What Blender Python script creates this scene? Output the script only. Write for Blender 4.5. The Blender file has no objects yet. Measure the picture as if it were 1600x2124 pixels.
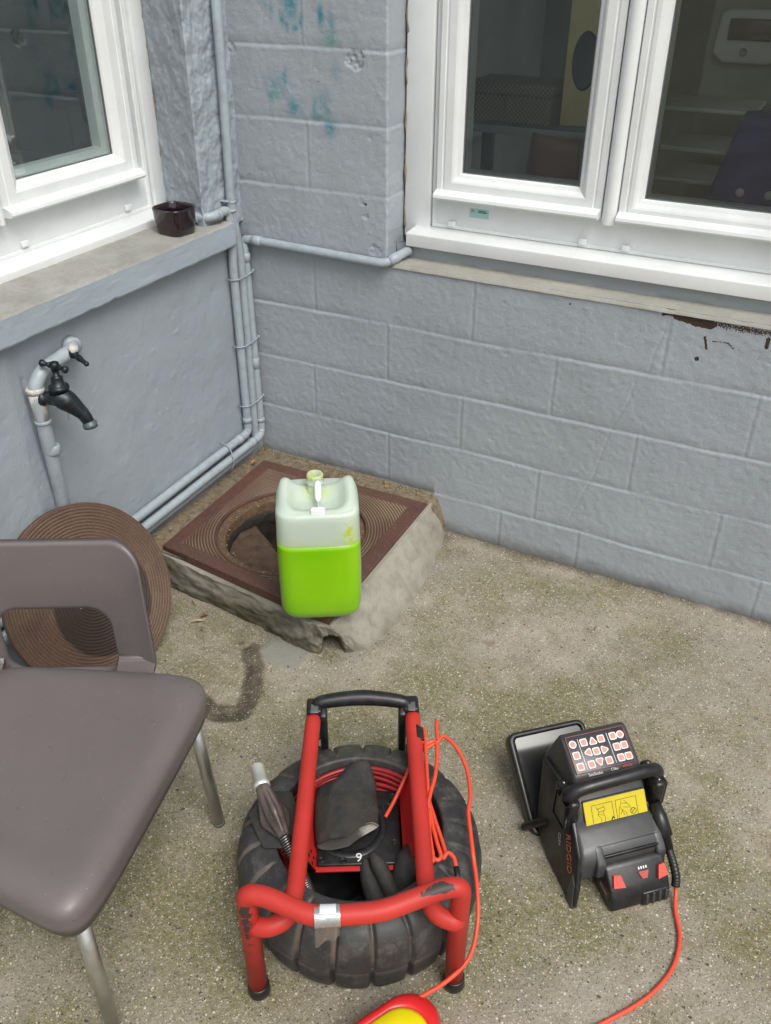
import bpy, bmesh, math, random
import numpy as np
from mathutils import Vector, Matrix
random.seed(7)
SC = bpy.context.scene
COL = SC.collection
R = math.radians

# ---------------------------------------------------------------- camera
cam = bpy.data.objects.new("camera", bpy.data.cameras.new("camera"))
COL.objects.link(cam); SC.camera = cam
YAW, PIT, ROL = -0.4741, 0.5796, 0.0026
fw = Vector((math.sin(YAW)*math.cos(PIT), math.cos(YAW)*math.cos(PIT), -math.sin(PIT)))
rt = Vector((math.cos(YAW), -math.sin(YAW), 0)); up = rt.cross(fw)
r2 = rt*math.cos(ROL) + up*math.sin(ROL); u2 = -rt*math.sin(ROL) + up*math.cos(ROL)
M = Matrix((r2, u2, -fw)).transposed().to_4x4()
M.translation = Vector((1.8139, -2.4783, 1.8432))
cam.matrix_world = M
cam.data.sensor_fit = 'VERTICAL'; cam.data.sensor_height = 36.0
cam.data.lens = 36.0*1842.0/2124.0
cam.data.clip_start = 0.05; cam.data.clip_end = 500
# ---------------------------------------------------------------- light (overcast)
W = bpy.data.worlds.new("World"); SC.world = W; W.use_nodes = True
wn = W.node_tree; wn.nodes.clear()
sky = wn.nodes.new("ShaderNodeTexSky"); sky.sky_type = 'NISHITA'; sky.sun_disc = False
SUN_EL, SUN_ROT = R(56), R(124)
sky.sun_elevation = SUN_EL; sky.sun_rotation = SUN_ROT
sky.air_density = 1.0; sky.dust_density = 5.0; sky.ozone_density = 1.0
bg = wn.nodes.new("ShaderNodeBackground"); bg.inputs[1].default_value = 0.11
wo = wn.nodes.new("ShaderNodeOutputWorld")
hs = wn.nodes.new("ShaderNodeHueSaturation"); hs.inputs['Saturation'].default_value = 0.28
wn.links.new(sky.outputs[0], hs.inputs['Color']); wn.links.new(hs.outputs[0], bg.inputs[0]); wn.links.new(bg.outputs[0], wo.inputs[0])
sl = bpy.data.lights.new("sun", 'SUN'); sl.energy = 1.1; sl.angle = R(28); sl.color = (1, .97, .92)
so = bpy.data.objects.new("sun", sl); COL.objects.link(so)
sd = Vector((math.sin(SUN_ROT)*math.cos(SUN_EL), math.cos(SUN_ROT)*math.cos(SUN_EL), math.sin(SUN_EL)))
so.rotation_euler = sd.to_track_quat('Z', 'Y').to_euler()
SC.view_settings.view_transform = 'Standard'; SC.view_settings.look = 'None'
SC.view_settings.exposure = 0.58; SC.view_settings.gamma = 1.0
SC.cycles.max_bounces = 8; SC.cycles.transparent_max_bounces = 12
SC.cycles.caustics_reflective = False; SC.cycles.caustics_refractive = False

# ---------------------------------------------------------------- node helper
class NT:
    def __init__(s, name):
        s.m = bpy.data.materials.new(name); s.m.use_nodes = True
        s.t = s.m.node_tree; s.t.nodes.clear()
        s.out = s.t.nodes.new("ShaderNodeOutputMaterial")
        s.tc = s.n("ShaderNodeTexCoord")
        s.obj = s.tc.outputs['Object']
    def n(s, kind, **kw):
        nd = s.t.nodes.new(kind)
        for k, v in kw.items(): setattr(nd, k, v)
        return nd
    def put(s, sock, v):
        if hasattr(v, 'links') or isinstance(v, bpy.types.NodeSocket): s.t.links.new(v, sock)
        elif isinstance(v, (tuple, list)) and len(v) == 3 and sock.type == 'RGBA': sock.default_value = (*v, 1)
        else: sock.default_value = v
    def noise(s, scale, detail=4, rough=.55, vec=None, dist=0.0, out='Fac'):
        nd = s.n("ShaderNodeTexNoise"); s.put(nd.inputs['Vector'], vec or s.obj)
        nd.inputs['Scale'].default_value = scale; nd.inputs['Detail'].default_value = detail
        nd.inputs['Roughness'].default_value = rough; nd.inputs['Distortion'].default_value = dist
        return nd.outputs[out]
    def vor(s, scale, feature='F1', vec=None, out='Distance', rnd=1.0):
        nd = s.n("ShaderNodeTexVoronoi", feature=feature); s.put(nd.inputs['Vector'], vec or s.obj)
        nd.inputs['Scale'].default_value = scale; nd.inputs['Randomness'].default_value = rnd
        return nd.outputs[out]
    def mapv(s, scale=(1, 1, 1), loc=(0, 0, 0), rot=(0, 0, 0)):
        nd = s.n("ShaderNodeMapping"); s.t.links.new(s.obj, nd.inputs['Vector'])
        nd.inputs['Scale'].default_value = scale; nd.inputs['Location'].default_value = loc; nd.inputs['Rotation'].default_value = rot
        return nd.outputs[0]
    def ramp(s, fac, a, b, lo=(0, 0, 0), hi=(1, 1, 1)):
        nd = s.n("ShaderNodeMapRange"); s.put(nd.inputs[0], fac); nd.inputs[1].default_value = a; nd.inputs[2].default_value = b
        return nd.outputs[0]
    def mix(s, fac, a, b, mode='MIX'):
        nd = s.n("ShaderNodeMix", data_type='RGBA', blend_type=mode)
        s.put(nd.inputs[0], fac); s.put(nd.inputs[6], a); s.put(nd.inputs[7], b); return nd.outputs[2]
    def math(s, op, a, b=0.0, clamp=False):
        nd = s.n("ShaderNodeMath", operation=op, use_clamp=clamp); s.put(nd.inputs[0], a); s.put(nd.inputs[1], b); return nd.outputs[0]
    def attr(s, name, out='Fac'):
        nd = s.n("ShaderNodeAttribute"); nd.attribute_name = name; return nd.outputs[out]
    def sep(s):
        nd = s.n("ShaderNodeSeparateXYZ"); s.t.links.new(s.obj, nd.inputs[0]); return nd.outputs
    def bump(s, h, strength=.3, dist=.002, prev=None):
        nd = s.n("ShaderNodeBump"); s.put(nd.inputs['Height'], h); nd.inputs['Strength'].default_value = strength
        nd.inputs['Distance'].default_value = dist
        if prev: s.t.links.new(prev, nd.inputs['Normal'])
        return nd.outputs[0]
    def fin(s, col, rough=.5, metal=0.0, normal=None, coat=0.0, spec=.5, trans=0.0, sss=0.0, alpha=1.0, sssr=(.02, .02, .02)):
        b = s.n("ShaderNodeBsdfPrincipled")
        s.put(b.inputs['Base Color'], col); s.put(b.inputs['Roughness'], rough); s.put(b.inputs['Metallic'], metal)
        if normal: s.t.links.new(normal, b.inputs['Normal'])
        b.inputs['Coat Weight'].default_value = coat; b.inputs['Specular IOR Level'].default_value = spec
        b.inputs['Transmission Weight'].default_value = trans
        if sss: b.inputs['Subsurface Weight'].default_value = sss; b.inputs['Subsurface Radius'].default_value = sssr; b.inputs['Subsurface Scale'].default_value = 1.0
        s.put(b.inputs['Alpha'], alpha)
        s.t.links.new(b.outputs[0], s.out.inputs[0]); s.b = b
        return s.m
def srgb(r, g, b):
    f = lambda c: (c/255/12.92) if c/255 <= .04045 else ((c/255+.055)/1.055)**2.4
    return (f(r), f(g), f(b))
def scuffed(name, col):
    t = NT(name)
    c = t.mix(t.ramp(t.noise(4, 6, .65), .3, .7), tuple(x*.93 for x in col), tuple(x*1.06 for x in col))
    c = t.mix(t.math('MULTIPLY', t.ramp(t.noise(30, 8, .8), .56, .8), .22), c, srgb(146, 134, 122))
    c = t.mix(t.math('MULTIPLY', t.math('LESS_THAN', t.vor(55), .045), .7), c, srgb(186, 178, 168))
    sc = t.math('GREATER_THAN', t.noise(9, 9, .85, vec=t.mapv((14, 1, 1), (0, 0, 0), (0, 0, .6))), .70)
    c = t.mix(t.math('MULTIPLY', sc, .22), c, srgb(150, 142, 136))
    r = t.math('ADD', t.math('MULTIPLY', t.ramp(t.noise(18, 7, .75), .35, .7), .22), .27)
    return t.fin(c, r, 0, t.bump(t.noise(900, 2), .25, .0004), 0, .5)
def simple(name, col, rough=.5, metal=0.0, var=.12, nscale=9, bscale=180, bstr=.12, bdist=.001, coat=0.0, dirt=None, dirtamt=.5, spec=.5):
    t = NT(name)
    n1 = t.noise(nscale, 6, .65)
    c = t.mix(t.ramp(n1, .3, .7), tuple(x*(1-var) for x in col), tuple(min(1, x*(1+var)) for x in col))
    if dirt is not None:
        n2 = t.noise(nscale*2.3, 8, .7)
        c = t.mix(t.math('MULTIPLY', t.ramp(n2, .48, .72), dirtamt), c, dirt)
    r = t.math('ADD', t.math('MULTIPLY', t.noise(nscale*4, 5), .25), rough-.12, True)
    nb = t.bump(t.noise(bscale, 3), bstr, bdist)
    return t.fin(c, r, metal, nb, coat, spec)

# ---------------------------------------------------------------- numpy noise
_rng = np.random.default_rng(11)
_T = _rng.random((256, 256))
def vn(x, y):
    xi = np.floor(x).astype(int); yi = np.floor(y).astype(int); fx = x-xi; fy = y-yi
    fx = fx*fx*fx*(fx*(fx*6-15)+10); fy = fy*fy*fy*(fy*(fy*6-15)+10)
    g = lambda i, j: _T[i % 256, j % 256]
    return (g(xi, yi)*(1-fx)+g(xi+1, yi)*fx)*(1-fy)+(g(xi, yi+1)*(1-fx)+g(xi+1, yi+1)*fx)*fy
def fbm(x, y, o=4, s=0.0):
    v = 0; a = .5; x = np.asarray(x, float)+s*17.3; y = np.asarray(y, float)+s*9.1
    for k in range(o): v = v+a*(vn(x, y)-.5)*2; x = x*2.03+5.1; y = y*2.03+1.7; a *= .5
    return v
def seg(px, py, ax, ay, bx, by):
    dx, dy = bx-ax, by-ay; t = np.clip(((px-ax)*dx+(py-ay)*dy)/(dx*dx+dy*dy+1e-12), 0, 1)
    return np.hypot(px-ax-t*dx, py-ay-t*dy)
def blob(px, py, cx, cy, rx, ry=None, p=2):
    ry = ry or rx; return np.exp(-(((px-cx)/rx)**2+((py-cy)/ry)**2)**(p/2))

# ---------------------------------------------------------------- mesh helpers
def link(name, me, mat=None, parent=None, smooth=False):
    o = bpy.data.objects.new(name, me); COL.objects.link(o)
    if mat is not None:
        for m in (mat if isinstance(mat, (list, tuple)) else [mat]): me.materials.append(m)
    if parent is not None: o.parent = parent
    if smooth: me.polygons.foreach_set('use_smooth', [True]*len(me.polygons))
    return o
def grid_mesh(name, P, mask=None, attrs=None):
    """P: (n,m,3) array"""
    n, m = P.shape[:2]; me = bpy.data.meshes.new(name)
    idx = np.arange(n*m).reshape(n, m)
    F = np.stack([idx[:-1, :-1], idx[1:, :-1], idx[1:, 1:], idx[:-1, 1:]], -1).reshape(-1, 4)
    if mask is not None: F = F[mask.reshape(-1)]
    me.vertices.add(n*m); me.vertices.foreach_set('co', P.reshape(-1).astype(np.float32))
    me.loops.add(F.size); me.loops.foreach_set('vertex_index', F.reshape(-1).astype(np.int32))
    me.polygons.add(len(F)); me.polygons.foreach_set('loop_start', np.arange(0, F.size, 4, dtype=np.int32))
    try: me.polygons.foreach_set('loop_total', np.full(len(F), 4, dtype=np.int32))
    except Exception: pass
    me.update(calc_edges=True); me.validate()
    me.polygons.foreach_set('use_smooth', np.ones(len(me.polygons), dtype=bool))
    for k, v in (attrs or {}).items():
        a = me.attributes.new(k, 'FLOAT', 'POINT'); a.data.foreach_set('value', v.reshape(-1).astype(np.float32))
    return me
def catmull(pts, k=8, closed=False):
    P = [Vector(p) for p in pts]; n = len(P); out = []
    if n < 3: return [P[0].lerp(P[-1], i/k) for i in range(k+1)]
    for i in range(n if closed else n-1):
        if closed: a, b, c, d = P[i-1], P[i], P[(i+1) % n], P[(i+2) % n]
        else: a, b, c, d = P[max(i-1, 0)], P[i], P[i+1], P[min(i+2, n-1)]
        if not closed and i == 0: a = b*2-c
        if not closed and i == n-2: d = c*2-b
        for j in range(k):
            t = j/k
            out.append(.5*((2*b)+(c-a)*t+(2*a-5*b+4*c-d)*t*t+(3*b-a-3*c+d)*t**3))
    if not closed: out.append(P[-1])
    return out
def fillet(pts, r, k=6):
    P = [Vector(p) for p in pts]; out = [P[0]]
    for i in range(1, len(P)-1):
        a, b, c = P[i-1], P[i], P[i+1]; d1 = (a-b); d2 = (c-b)
        rr = min(r, d1.length*.49, d2.length*.49); p1 = b+d1.normalized()*rr; p2 = b+d2.normalized()*rr
        for j in range(k+1):
            t = j/k; out.append(p1*(1-t)**2+b*2*t*(1-t)+p2*t*t)
    out.append(P[-1]); return out
class MB:
    def __init__(s): s.v = []; s.f = []; s.mi = []; s.sm = []; s.cur = 0
    def add(s, vs, fs, smooth=False):
        o = len(s.v); s.v += [tuple(v) for v in vs]
        for f in fs: s.f.append([i+o for i in f]); s.mi.append(s.cur); s.sm.append(smooth)
        return s
    def bm(s, b, smooth=False, mw=None):
        b.verts.ensure_lookup_table(); b.verts.index_update()
        vs = [(mw @ v.co if mw else v.co) for v in b.verts]; fs = [[v.index for v in f.verts] for f in b.faces]; b.free()
        return s.add(vs, fs, smooth)
    def box(s, lo, hi, bev=0.0, mw=None, seg=2):
        b = bmesh.new(); bmesh.ops.create_cube(b, size=1)
        lo = Vector(lo); hi = Vector(hi)
        for v in b.verts: v.co = Vector([lo[i]+(v.co[i]+.5)*(hi[i]-lo[i]) for i in range(3)])
        if bev: bmesh.ops.bevel(b, geom=b.edges[:], offset=bev, segments=seg, profile=.5, affect='EDGES')
        return s.bm(b, bool(bev), mw)
    def tube(s, pts, r, seg=12, caps=True, closed=False, prof=None):
        P = [Vector(p) for p in pts]; n = len(P); rs = r if isinstance(r, (list, tuple)) else [r]*n
        T = []
        for i in range(n):
            if closed: t = P[(i+1) % n]-P[i-1]
            else: t = P[min(i+1, n-1)]-P[max(i-1, 0)]
            T.append(t.normalized() if t.length > 1e-9 else Vector((0, 0, 1)))
        nn = T[0].orthogonal().normalized(); vs = []
        for i in range(n):
            nn = (nn-T[i]*nn.dot(T[i])).normalized(); bb = T[i].cross(nn)
            for j in range(seg):
                a = 2*math.pi*j/seg; vs.append(P[i]+(nn*math.cos(a)+bb*math.sin(a))*rs[i])
        fs = []
        for i in range(n if closed else n-1):
            i2 = (i+1) % n
            for j in range(seg):
                j2 = (j+1) % seg; fs.append((i*seg+j, i*seg+j2, i2*seg+j2, i2*seg+j))
        s.add(vs, fs, True)
        if caps and not closed:
            o = len(s.v)-len(vs)
            s.f.append([o+j for j in range(seg)][::-1]); s.mi.append(s.cur); s.sm.append(False)
            s.f.append([o+(n-1)*seg+j for j in range(seg)]); s.mi.append(s.cur); s.sm.append(False)
        return s
    def lathe(s, prof, seg=32, mw=None, fr=None, smooth=True):
        """prof (r,z) list; fr(i,ang)->(dr,dz)"""
        vs = []; n = len(prof)
        for i, (r, z) in enumerate(prof):
            for j in range(seg):
                a = 2*math.pi*j/seg; dr, dz = fr(i, a) if fr else (0, 0)
                v = Vector(((r+dr)*math.cos(a), (r+dr)*math.sin(a), z+dz)); vs.append(mw @ v if mw else v)
        fs = []
        for i in range(n-1):
            for j in range(seg):
                j2 = (j+1) % seg; fs.append((i*seg+j, i*seg+j2, (i+1)*seg+j2, (i+1)*seg+j))
        return s.add(vs, fs, smooth)
    def prism(s, poly, a0, a1, fmap, bev=0.0, smooth=True):
        """poly: list of 2D; extruded from a0..a1; fmap(p,q,a)->3D"""
        b = bmesh.new(); n = len(poly)
        A = [b.verts.new(fmap(p, q, a0)) for p, q in poly]; B = [b.verts.new(fmap(p, q, a1)) for p, q in poly]
        b.faces.new(A[::-1]); b.faces.new(B)
        for i in range(n): b.faces.new((A[i], A[(i+1) % n], B[(i+1) % n], B[i]))
        bmesh.ops.recalc_face_normals(b, faces=b.faces[:])
        if bev: bmesh.ops.bevel(b, geom=b.edges[:], offset=bev, segments=3, profile=.5, affect='EDGES', clamp_overlap=True)
        return s.bm(b, bool(bev) and smooth)
    def loft(s, rings, caps=True):
        n = len(rings[0]); vs = [v for r in rings for v in r]; fs = []
        for i in range(len(rings)-1):
            for j in range(n):
                j2 = (j+1) % n; fs.append((i*n+j, i*n+j2, (i+1)*n+j2, (i+1)*n+j))
        if caps: fs.append(tuple(range(n))[::-1]); fs.append(tuple((len(rings)-1)*n+j for j in range(n)))
        return s.add(vs, fs, True)
    def build(s, name, mat, parent=None, off=None, fix=True):
        me = bpy.data.meshes.new(name)
        vs = [tuple(Vector(v)-Vector(off)) for v in s.v] if off is not None else s.v
        me.from_pydata(vs, [], s.f)
        me.polygons.foreach_set('material_index', s.mi); me.polygons.foreach_set('use_smooth', s.sm)
        me.update()
        if fix:
            b = bmesh.new(); b.from_mesh(me); bmesh.ops.recalc_face_normals(b, faces=b.faces[:]); b.to_mesh(me); b.free()
        return link(name, me, mat, parent)
def join_into(o, mb):
    b = bmesh.new(); b.from_mesh(o.data); vs = [b.verts.new(v) for v in mb.v]
    for f in mb.f:
        q = b.faces.new([vs[i] for i in f]); q.material_index = 1
    b.to_mesh(o.data); b.free()
def tag(o, label=None, cat=None, group=None, kind=None):
    if label: o['label'] = label
    if cat: o['category'] = cat
    if group: o['group'] = group
    if kind: o['kind'] = kind
    return o
def thing(name, label, cat, loc=(0, 0, 0), rz=0.0, group=None):
    o = bpy.data.objects.new(name, None); COL.objects.link(o); o.location = loc; o.rotation_euler = (0, 0, rz)
    o.empty_display_size = .05
    return tag(o, label, cat, group)
def text_mb(txt, size, mw, depth=.0003, mb=None, sx=1.0):
    cu = bpy.data.curves.new("txt", 'FONT'); cu.body = txt; cu.size = size; cu.extrude = depth; cu.align_x = 'CENTER'; cu.align_y = 'CENTER'
    ob = bpy.data.objects.new("txt", cu); COL.objects.link(ob)
    dg = bpy.context.evaluated_depsgraph_get(); me = ob.evaluated_get(dg).to_mesh()
    vs = [mw @ Vector((v.co.x*sx, v.co.y, v.co.z)) for v in me.vertices]; fs = [list(p.vertices) for p in me.polygons]
    ob.evaluated_get(dg).to_mesh_clear(); bpy.data.objects.remove(ob); bpy.data.curves.remove(cu)
    mb = mb or MB(); mb.add(vs, fs); return mb
def frame(o, x, y):
    """matrix with origin o, x axis, y axis"""
    x = Vector(x).normalized(); y = Vector(y); y = (y-x*y.dot(x)).normalized(); z = x.cross(y)
    m = Matrix((x, y, z)).transposed().to_4x4(); m.translation = Vector(o); return m

# ---------------------------------------------------------------- materials
def wall_paint(name, base, stain=True):
    t = NT(name)
    n1 = t.noise(2.2, 5, .6); n2 = t.noise(11, 6, .65); n3 = t.noise(45, 5, .7)
    c = t.mix(t.ramp(n1, .3, .7), tuple(x*.92 for x in base), tuple(x*1.06 for x in base))
    c = t.mix(t.math('MULTIPLY', t.ramp(n2, .55, .75), .35), c, (base[0]*1.0, base[1]*.97, base[2]*1.06))
    c = t.mix(t.math('MULTIPLY', t.ramp(n3, .62, .8), .22), c, tuple(x*.62 for x in base))
    sp = t.vor(60); c = t.mix(t.math('MULTIPLY', t.math('LESS_THAN', sp, .035), .5), c, tuple(x*.4 for x in base))
    rn = t.ramp(t.noise(3.5, 5, .6, vec=t.mapv((3, 3, .7))), .56, .78)
    c = t.mix(t.math('MULTIPLY', rn, .22), c, (base[0]*.72, base[1]*.66, base[2]*.60))
    if stain:
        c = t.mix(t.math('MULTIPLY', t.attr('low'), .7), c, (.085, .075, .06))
        ms = t.ramp(t.noise(60, 5, .7), .30, .52)
        c = t.mix(t.math('MULTIPLY', t.math('MULTIPLY', t.attr('teal'), ms), 1.1), c, srgb(62, 132, 150))
        c = t.mix(t.math('MULTIPLY', t.math('MULTIPLY', t.attr('green'), ms), .7), c, srgb(80, 140, 125))
        c = t.mix(t.math('MULTIPLY', t.math('MULTIPLY', t.attr('pink'), ms), .5), c, srgb(190, 150, 175))
        dm = t.math('MULTIPLY', t.attr('dmg'), 1.0)
        dm2 = t.math('GREATER_THAN', t.math('ADD', dm, t.math('MULTIPLY', t.math('SUBTRACT', t.noise(240, 3, .6), .5), .9)), .5)
        c = t.mix(dm2, c, t.mix(t.ramp(t.noise(300, 2), .35, .65), (.012, .01, .009), (.075, .04, .028)))
    b1 = t.bump(t.noise(300, 4, .65), .5, .0014)
    b2 = t.bump(t.noise(130, 6, .68, dist=.4), .5, .0030, b1)
    b3 = t.bump(t.math('LESS_THAN', t.vor(42), .05), -.4, .002, b2)
    r = t.math('ADD', t.math('MULTIPLY', t.noise(30, 4), .3), .36)
    return t.fin(c, r, 0, b3, 0, .45)
PAINT_R = srgb(161, 168, 174); PAINT_L = srgb(154, 163, 170)
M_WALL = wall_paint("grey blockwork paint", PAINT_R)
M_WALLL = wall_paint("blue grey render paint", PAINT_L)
M_PIPE = simple("painted pipe", srgb(156, 166, 172), .42, var=.06, nscale=14, bscale=90, bstr=.25, bdist=.0012, dirt=srgb(95, 98, 98), dirtamt=.35)
def pvc():
    t = NT("white upvc"); n = t.noise(6, 5, .6)
    c = t.mix(t.ramp(n, .35, .7), srgb(220, 223, 223), srgb(230, 233, 233))
    c = t.mix(t.math('MULTIPLY', t.ramp(t.noise(38, 8, .75), .58, .8), .35), c, srgb(168, 160, 140))
    return t.fin(c, .32, 0, t.bump(t.noise(60, 3), .05, .001))
M_PVC = pvc()
M_GASKET = simple("black gasket", (.012, .012, .012), .6)
def glass(tint=(.93, .96, .95), k=.6):
    t = NT("window glass")
    tr = t.n("ShaderNodeBsdfTransparent"); tr.inputs[0].default_value = (*tint, 1)
    gl = t.n("ShaderNodeBsdfGlossy"); gl.inputs['Roughness'].default_value = .015; gl.inputs['Color'].default_value = (1, 1, 1, 1)
    fr = t.n("ShaderNodeFresnel"); fr.inputs['IOR'].default_value = 1.5
    mx = t.n("ShaderNodeMixShader"); f = t.math('MULTIPLY', fr.outputs[0], k, True)
    t.t.links.new(f, mx.inputs[0]); t.t.links.new(tr.outputs[0], mx.inputs[1]); t.t.links.new(gl.outputs[0], mx.inputs[2])
    t.t.links.new(mx.outputs[0], t.out.inputs[0]); return t.m
M_GLASS = glass((.88, .91, .90), 1.0); M_GLASSL = glass((.88, .92, .91), .34)
def cement(name, base, dirtc, amt=.6, s=1.0):
    t = NT(name)
    c = t.mix(t.ramp(t.noise(5*s, 6, .65), .3, .7), tuple(x*.8 for x in base), tuple(x*1.1 for x in base))
    c = t.mix(t.math('MULTIPLY', t.ramp(t.noise(13*s, 9, .75, dist=.3), .46, .66), amt), c, dirtc)
    c = t.mix(t.math('MULTIPLY', t.ramp(t.noise(220, 3), .58, .7), .4), c, tuple(x*.45 for x in base))
    c = t.mix(t.math('MULTIPLY', t.attr('mossy'), .95), c, t.mix(t.ramp(t.noise(30, 5), .35, .6), srgb(50, 48, 38), srgb(92, 88, 68)))
    b = t.bump(t.noise(260, 4, .7), .5, .0015); b = t.bump(t.noise(35, 5), .4, .004, b)
    return t.fin(c, .85, 0, b)
M_SILL = cement("weathered sill cement", srgb(158, 158, 152), srgb(112, 108, 98), .45)
M_SCREED = cement("beige cement strip", srgb(158, 157, 148), srgb(136, 133, 122), .4)
M_SILLP = wall_paint("painted sill front", srgb(160, 171, 180), False)
M_CURB = cement("cement haunching", srgb(156, 152, 140), srgb(104, 99, 84), .5, 1.6)
def ground_mat():
    t = NT("exposed aggregate concrete")
    vec = t.mapv()
    base = t.mix(t.ramp(t.noise(1.7, 5, .6), .3, .7), srgb(176, 167, 152), srgb(150, 143, 129))
    base = t.mix(t.math('MULTIPLY', t.ramp(t.noise(14, 6, .7), .4, .75), .5), base, srgb(108, 100, 86))
    base = t.mix(t.math('MULTIPLY', t.ramp(t.noise(4.2, 6, .65, dist=.5), .52, .68), .55), base, srgb(176, 164, 146))
    base = t.mix(t.math('MULTIPLY', t.ramp(t.noise(7.3, 6, .7, dist=.8), .54, .70), .55), base, srgb(116, 94, 72))
    base = t.mix(t.math('MULTIPLY', t.ramp(t.noise(5.1, 6, .7, dist=.5, vec=t.mapv((1, 1, 1), (3, 4, 1))), .54, .7), .5), base, srgb(140, 140, 136))
    ms = t.math('ADD', t.math('MULTIPLY', t.attr('moss'), 1.0), t.math('MULTIPLY', t.ramp(t.noise(2.6, 7, .7), .44, .60), .78), True)
    moss = t.mix(t.ramp(t.noise(60, 4), .35, .65), srgb(92, 90, 46), srgb(120, 114, 66))
    base = t.mix(t.math('MULTIPLY', t.math('MULTIPLY', ms, t.ramp(t.noise(90, 4, .7), .25, .55)), .85), base, moss)
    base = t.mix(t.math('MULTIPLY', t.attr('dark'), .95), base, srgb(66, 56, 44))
    base = t.mix(t.attr('patch'), base, srgb(142, 141, 132))
    spk = t.math('SUBTRACT', t.math('SUBTRACT', 1.0, t.attr('patch'), True), t.math('MULTIPLY', t.attr('dark'), .55), True)
    # aggregate: three sizes of stones
    for sc, th, prob, cols in ((85, .24, .82, ((.66, .62, .53), (.12, .10, .09))), (170, .32, .66, ((.60, .55, .46), (.05, .045, .04))), (340, .36, .5, ((.46, .42, .35), (.03, .028, .028)))):
        v = t.n("ShaderNodeTexVoronoi"); t.put(v.inputs['Vector'], t.obj); v.inputs['Scale'].default_value = sc
        sp = t.n("ShaderNodeSeparateColor"); t.t.links.new(v.outputs['Color'], sp.inputs[0])
        near = t.math('LESS_THAN', v.outputs['Distance'], th)
        m1 = t.math('MULTIPLY', near, t.math('GREATER_THAN', sp.outputs[0], prob))
        m1 = t.math('MULTIPLY', m1, t.math('MULTIPLY', spk, .85))
        colr = t.mix(t.math('GREATER_THAN', sp.outputs[1], .62), cols[0], cols[1])
        base = t.mix(m1, base, colr)
    pit = t.math('LESS_THAN', t.vor(16, vec=t.mapv((1, 1.5, 1))), .075)
    pit2 = t.math('LESS_THAN', t.vor(33, vec=t.mapv((1.3, 1, 1), (2, 5, 0))), .095)
    base = t.mix(t.math('MULTIPLY', t.math('MAXIMUM', pit, pit2), .8), base, (.03, .026, .02))
    base = t.mix(t.math('MULTIPLY', t.ramp(t.noise(120, 5, .75), .35, .7), .35), base, t.mix(.5, base, (.04, .035, .03), 'MULTIPLY'))
    b = t.bump(t.noise(300, 4, .7), .8, .0022); b = t.bump(t.vor(150), .6, .0022, b); b = t.bump(t.noise(40, 5), .5, .004, b)
    return t.fin(base, t.math('SUBTRACT', .88, t.math('MULTIPLY', t.attr('dark'), .3)), 0, b)
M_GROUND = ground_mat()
def rust(name, a=(98, 64, 54), b=(70, 49, 44), rings=None, moss=.3):
    t = NT(name)
    c = t.mix(t.ramp(t.noise(6, 7, .7), .3, .7), srgb(*a), srgb(*b))
    c = t.mix(t.math('MULTIPLY', t.ramp(t.noise(4, 6, .7), .5, .7), moss), c, srgb(98, 88, 62))
    c = t.mix(t.math('MULTIPLY', t.ramp(t.noise(160, 4, .7), .55, .75), .5), c, srgb(52, 36, 34))
    c = t.mix(t.math('MULTIPLY', t.ramp(t.noise(11, 8, .75, dist=.4), .54, .7), .5), c, srgb(56, 42, 40))
    c = t.mix(t.math('MULTIPLY', t.ramp(t.noise(17, 8, .75), .6, .75), .55), c, srgb(142, 98, 70))
    v = t.vor(200); c = t.mix(t.math('MULTIPLY', t.math('LESS_THAN', v, .14), .8), c, srgb(180, 164, 134))
    if rings:
        x = t.attr('groove'); c = t.mix(t.math('MULTIPLY', x, rings), c, srgb(150, 130, 102))
        c = t.mix(t.math('MULTIPLY', t.attr('darkened'), .85), c, srgb(44, 32, 29))
    b2 = t.bump(t.noise(320, 4, .7), .5, .001)
    return t.fin(c, .72, 0, b2)
M_RUST = rust("rusty cast iron", rings=1.0)
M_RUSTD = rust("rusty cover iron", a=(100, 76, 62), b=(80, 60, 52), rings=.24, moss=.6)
M_DIRT = cement("damp dirt", srgb(92, 76, 56), srgb(50, 40, 30), .8, 3)
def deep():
    return simple("damp chamber wall", (.03, .025, .02), .6, var=.5, nscale=20, bscale=60, bstr=.6, bdist=.006)
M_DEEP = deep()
M_BRASS = simple("dark tarnished brass", (.035, .042, .047), .38, metal=.75, var=.35, nscale=30, dirt=(.12, .14, .14), dirtamt=.35, bscale=240, bstr=.2)
M_BRASS2 = simple("verdigris brass", (.11, .15, .15), .5, metal=.5, var=.3, nscale=60, dirt=(.25, .28, .24), dirtamt=.6)
M_WPAINT = simple("flaky white paint", srgb(196, 192, 186), .55, var=.06, nscale=40, dirt=(.17, .07, .02), dirtamt=.55, bscale=120, bstr=.6, bdist=.002)
def bowl_mat():
    t = NT("aubergine glaze"); return t.fin(t.mix(t.ramp(t.noise(20), .3, .7), (.012, .004, .007), (.018, .005, .010)), .12, 0, None, .6)
M_BOWL = bowl_mat()
M_CHAIR = scuffed("taupe plastic", srgb(103, 95, 95))
M_ALU = simple("satin aluminium", (.50, .50, .47), .32, metal=.9, var=.1, nscale=20, bscale=300, bstr=.05)
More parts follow.
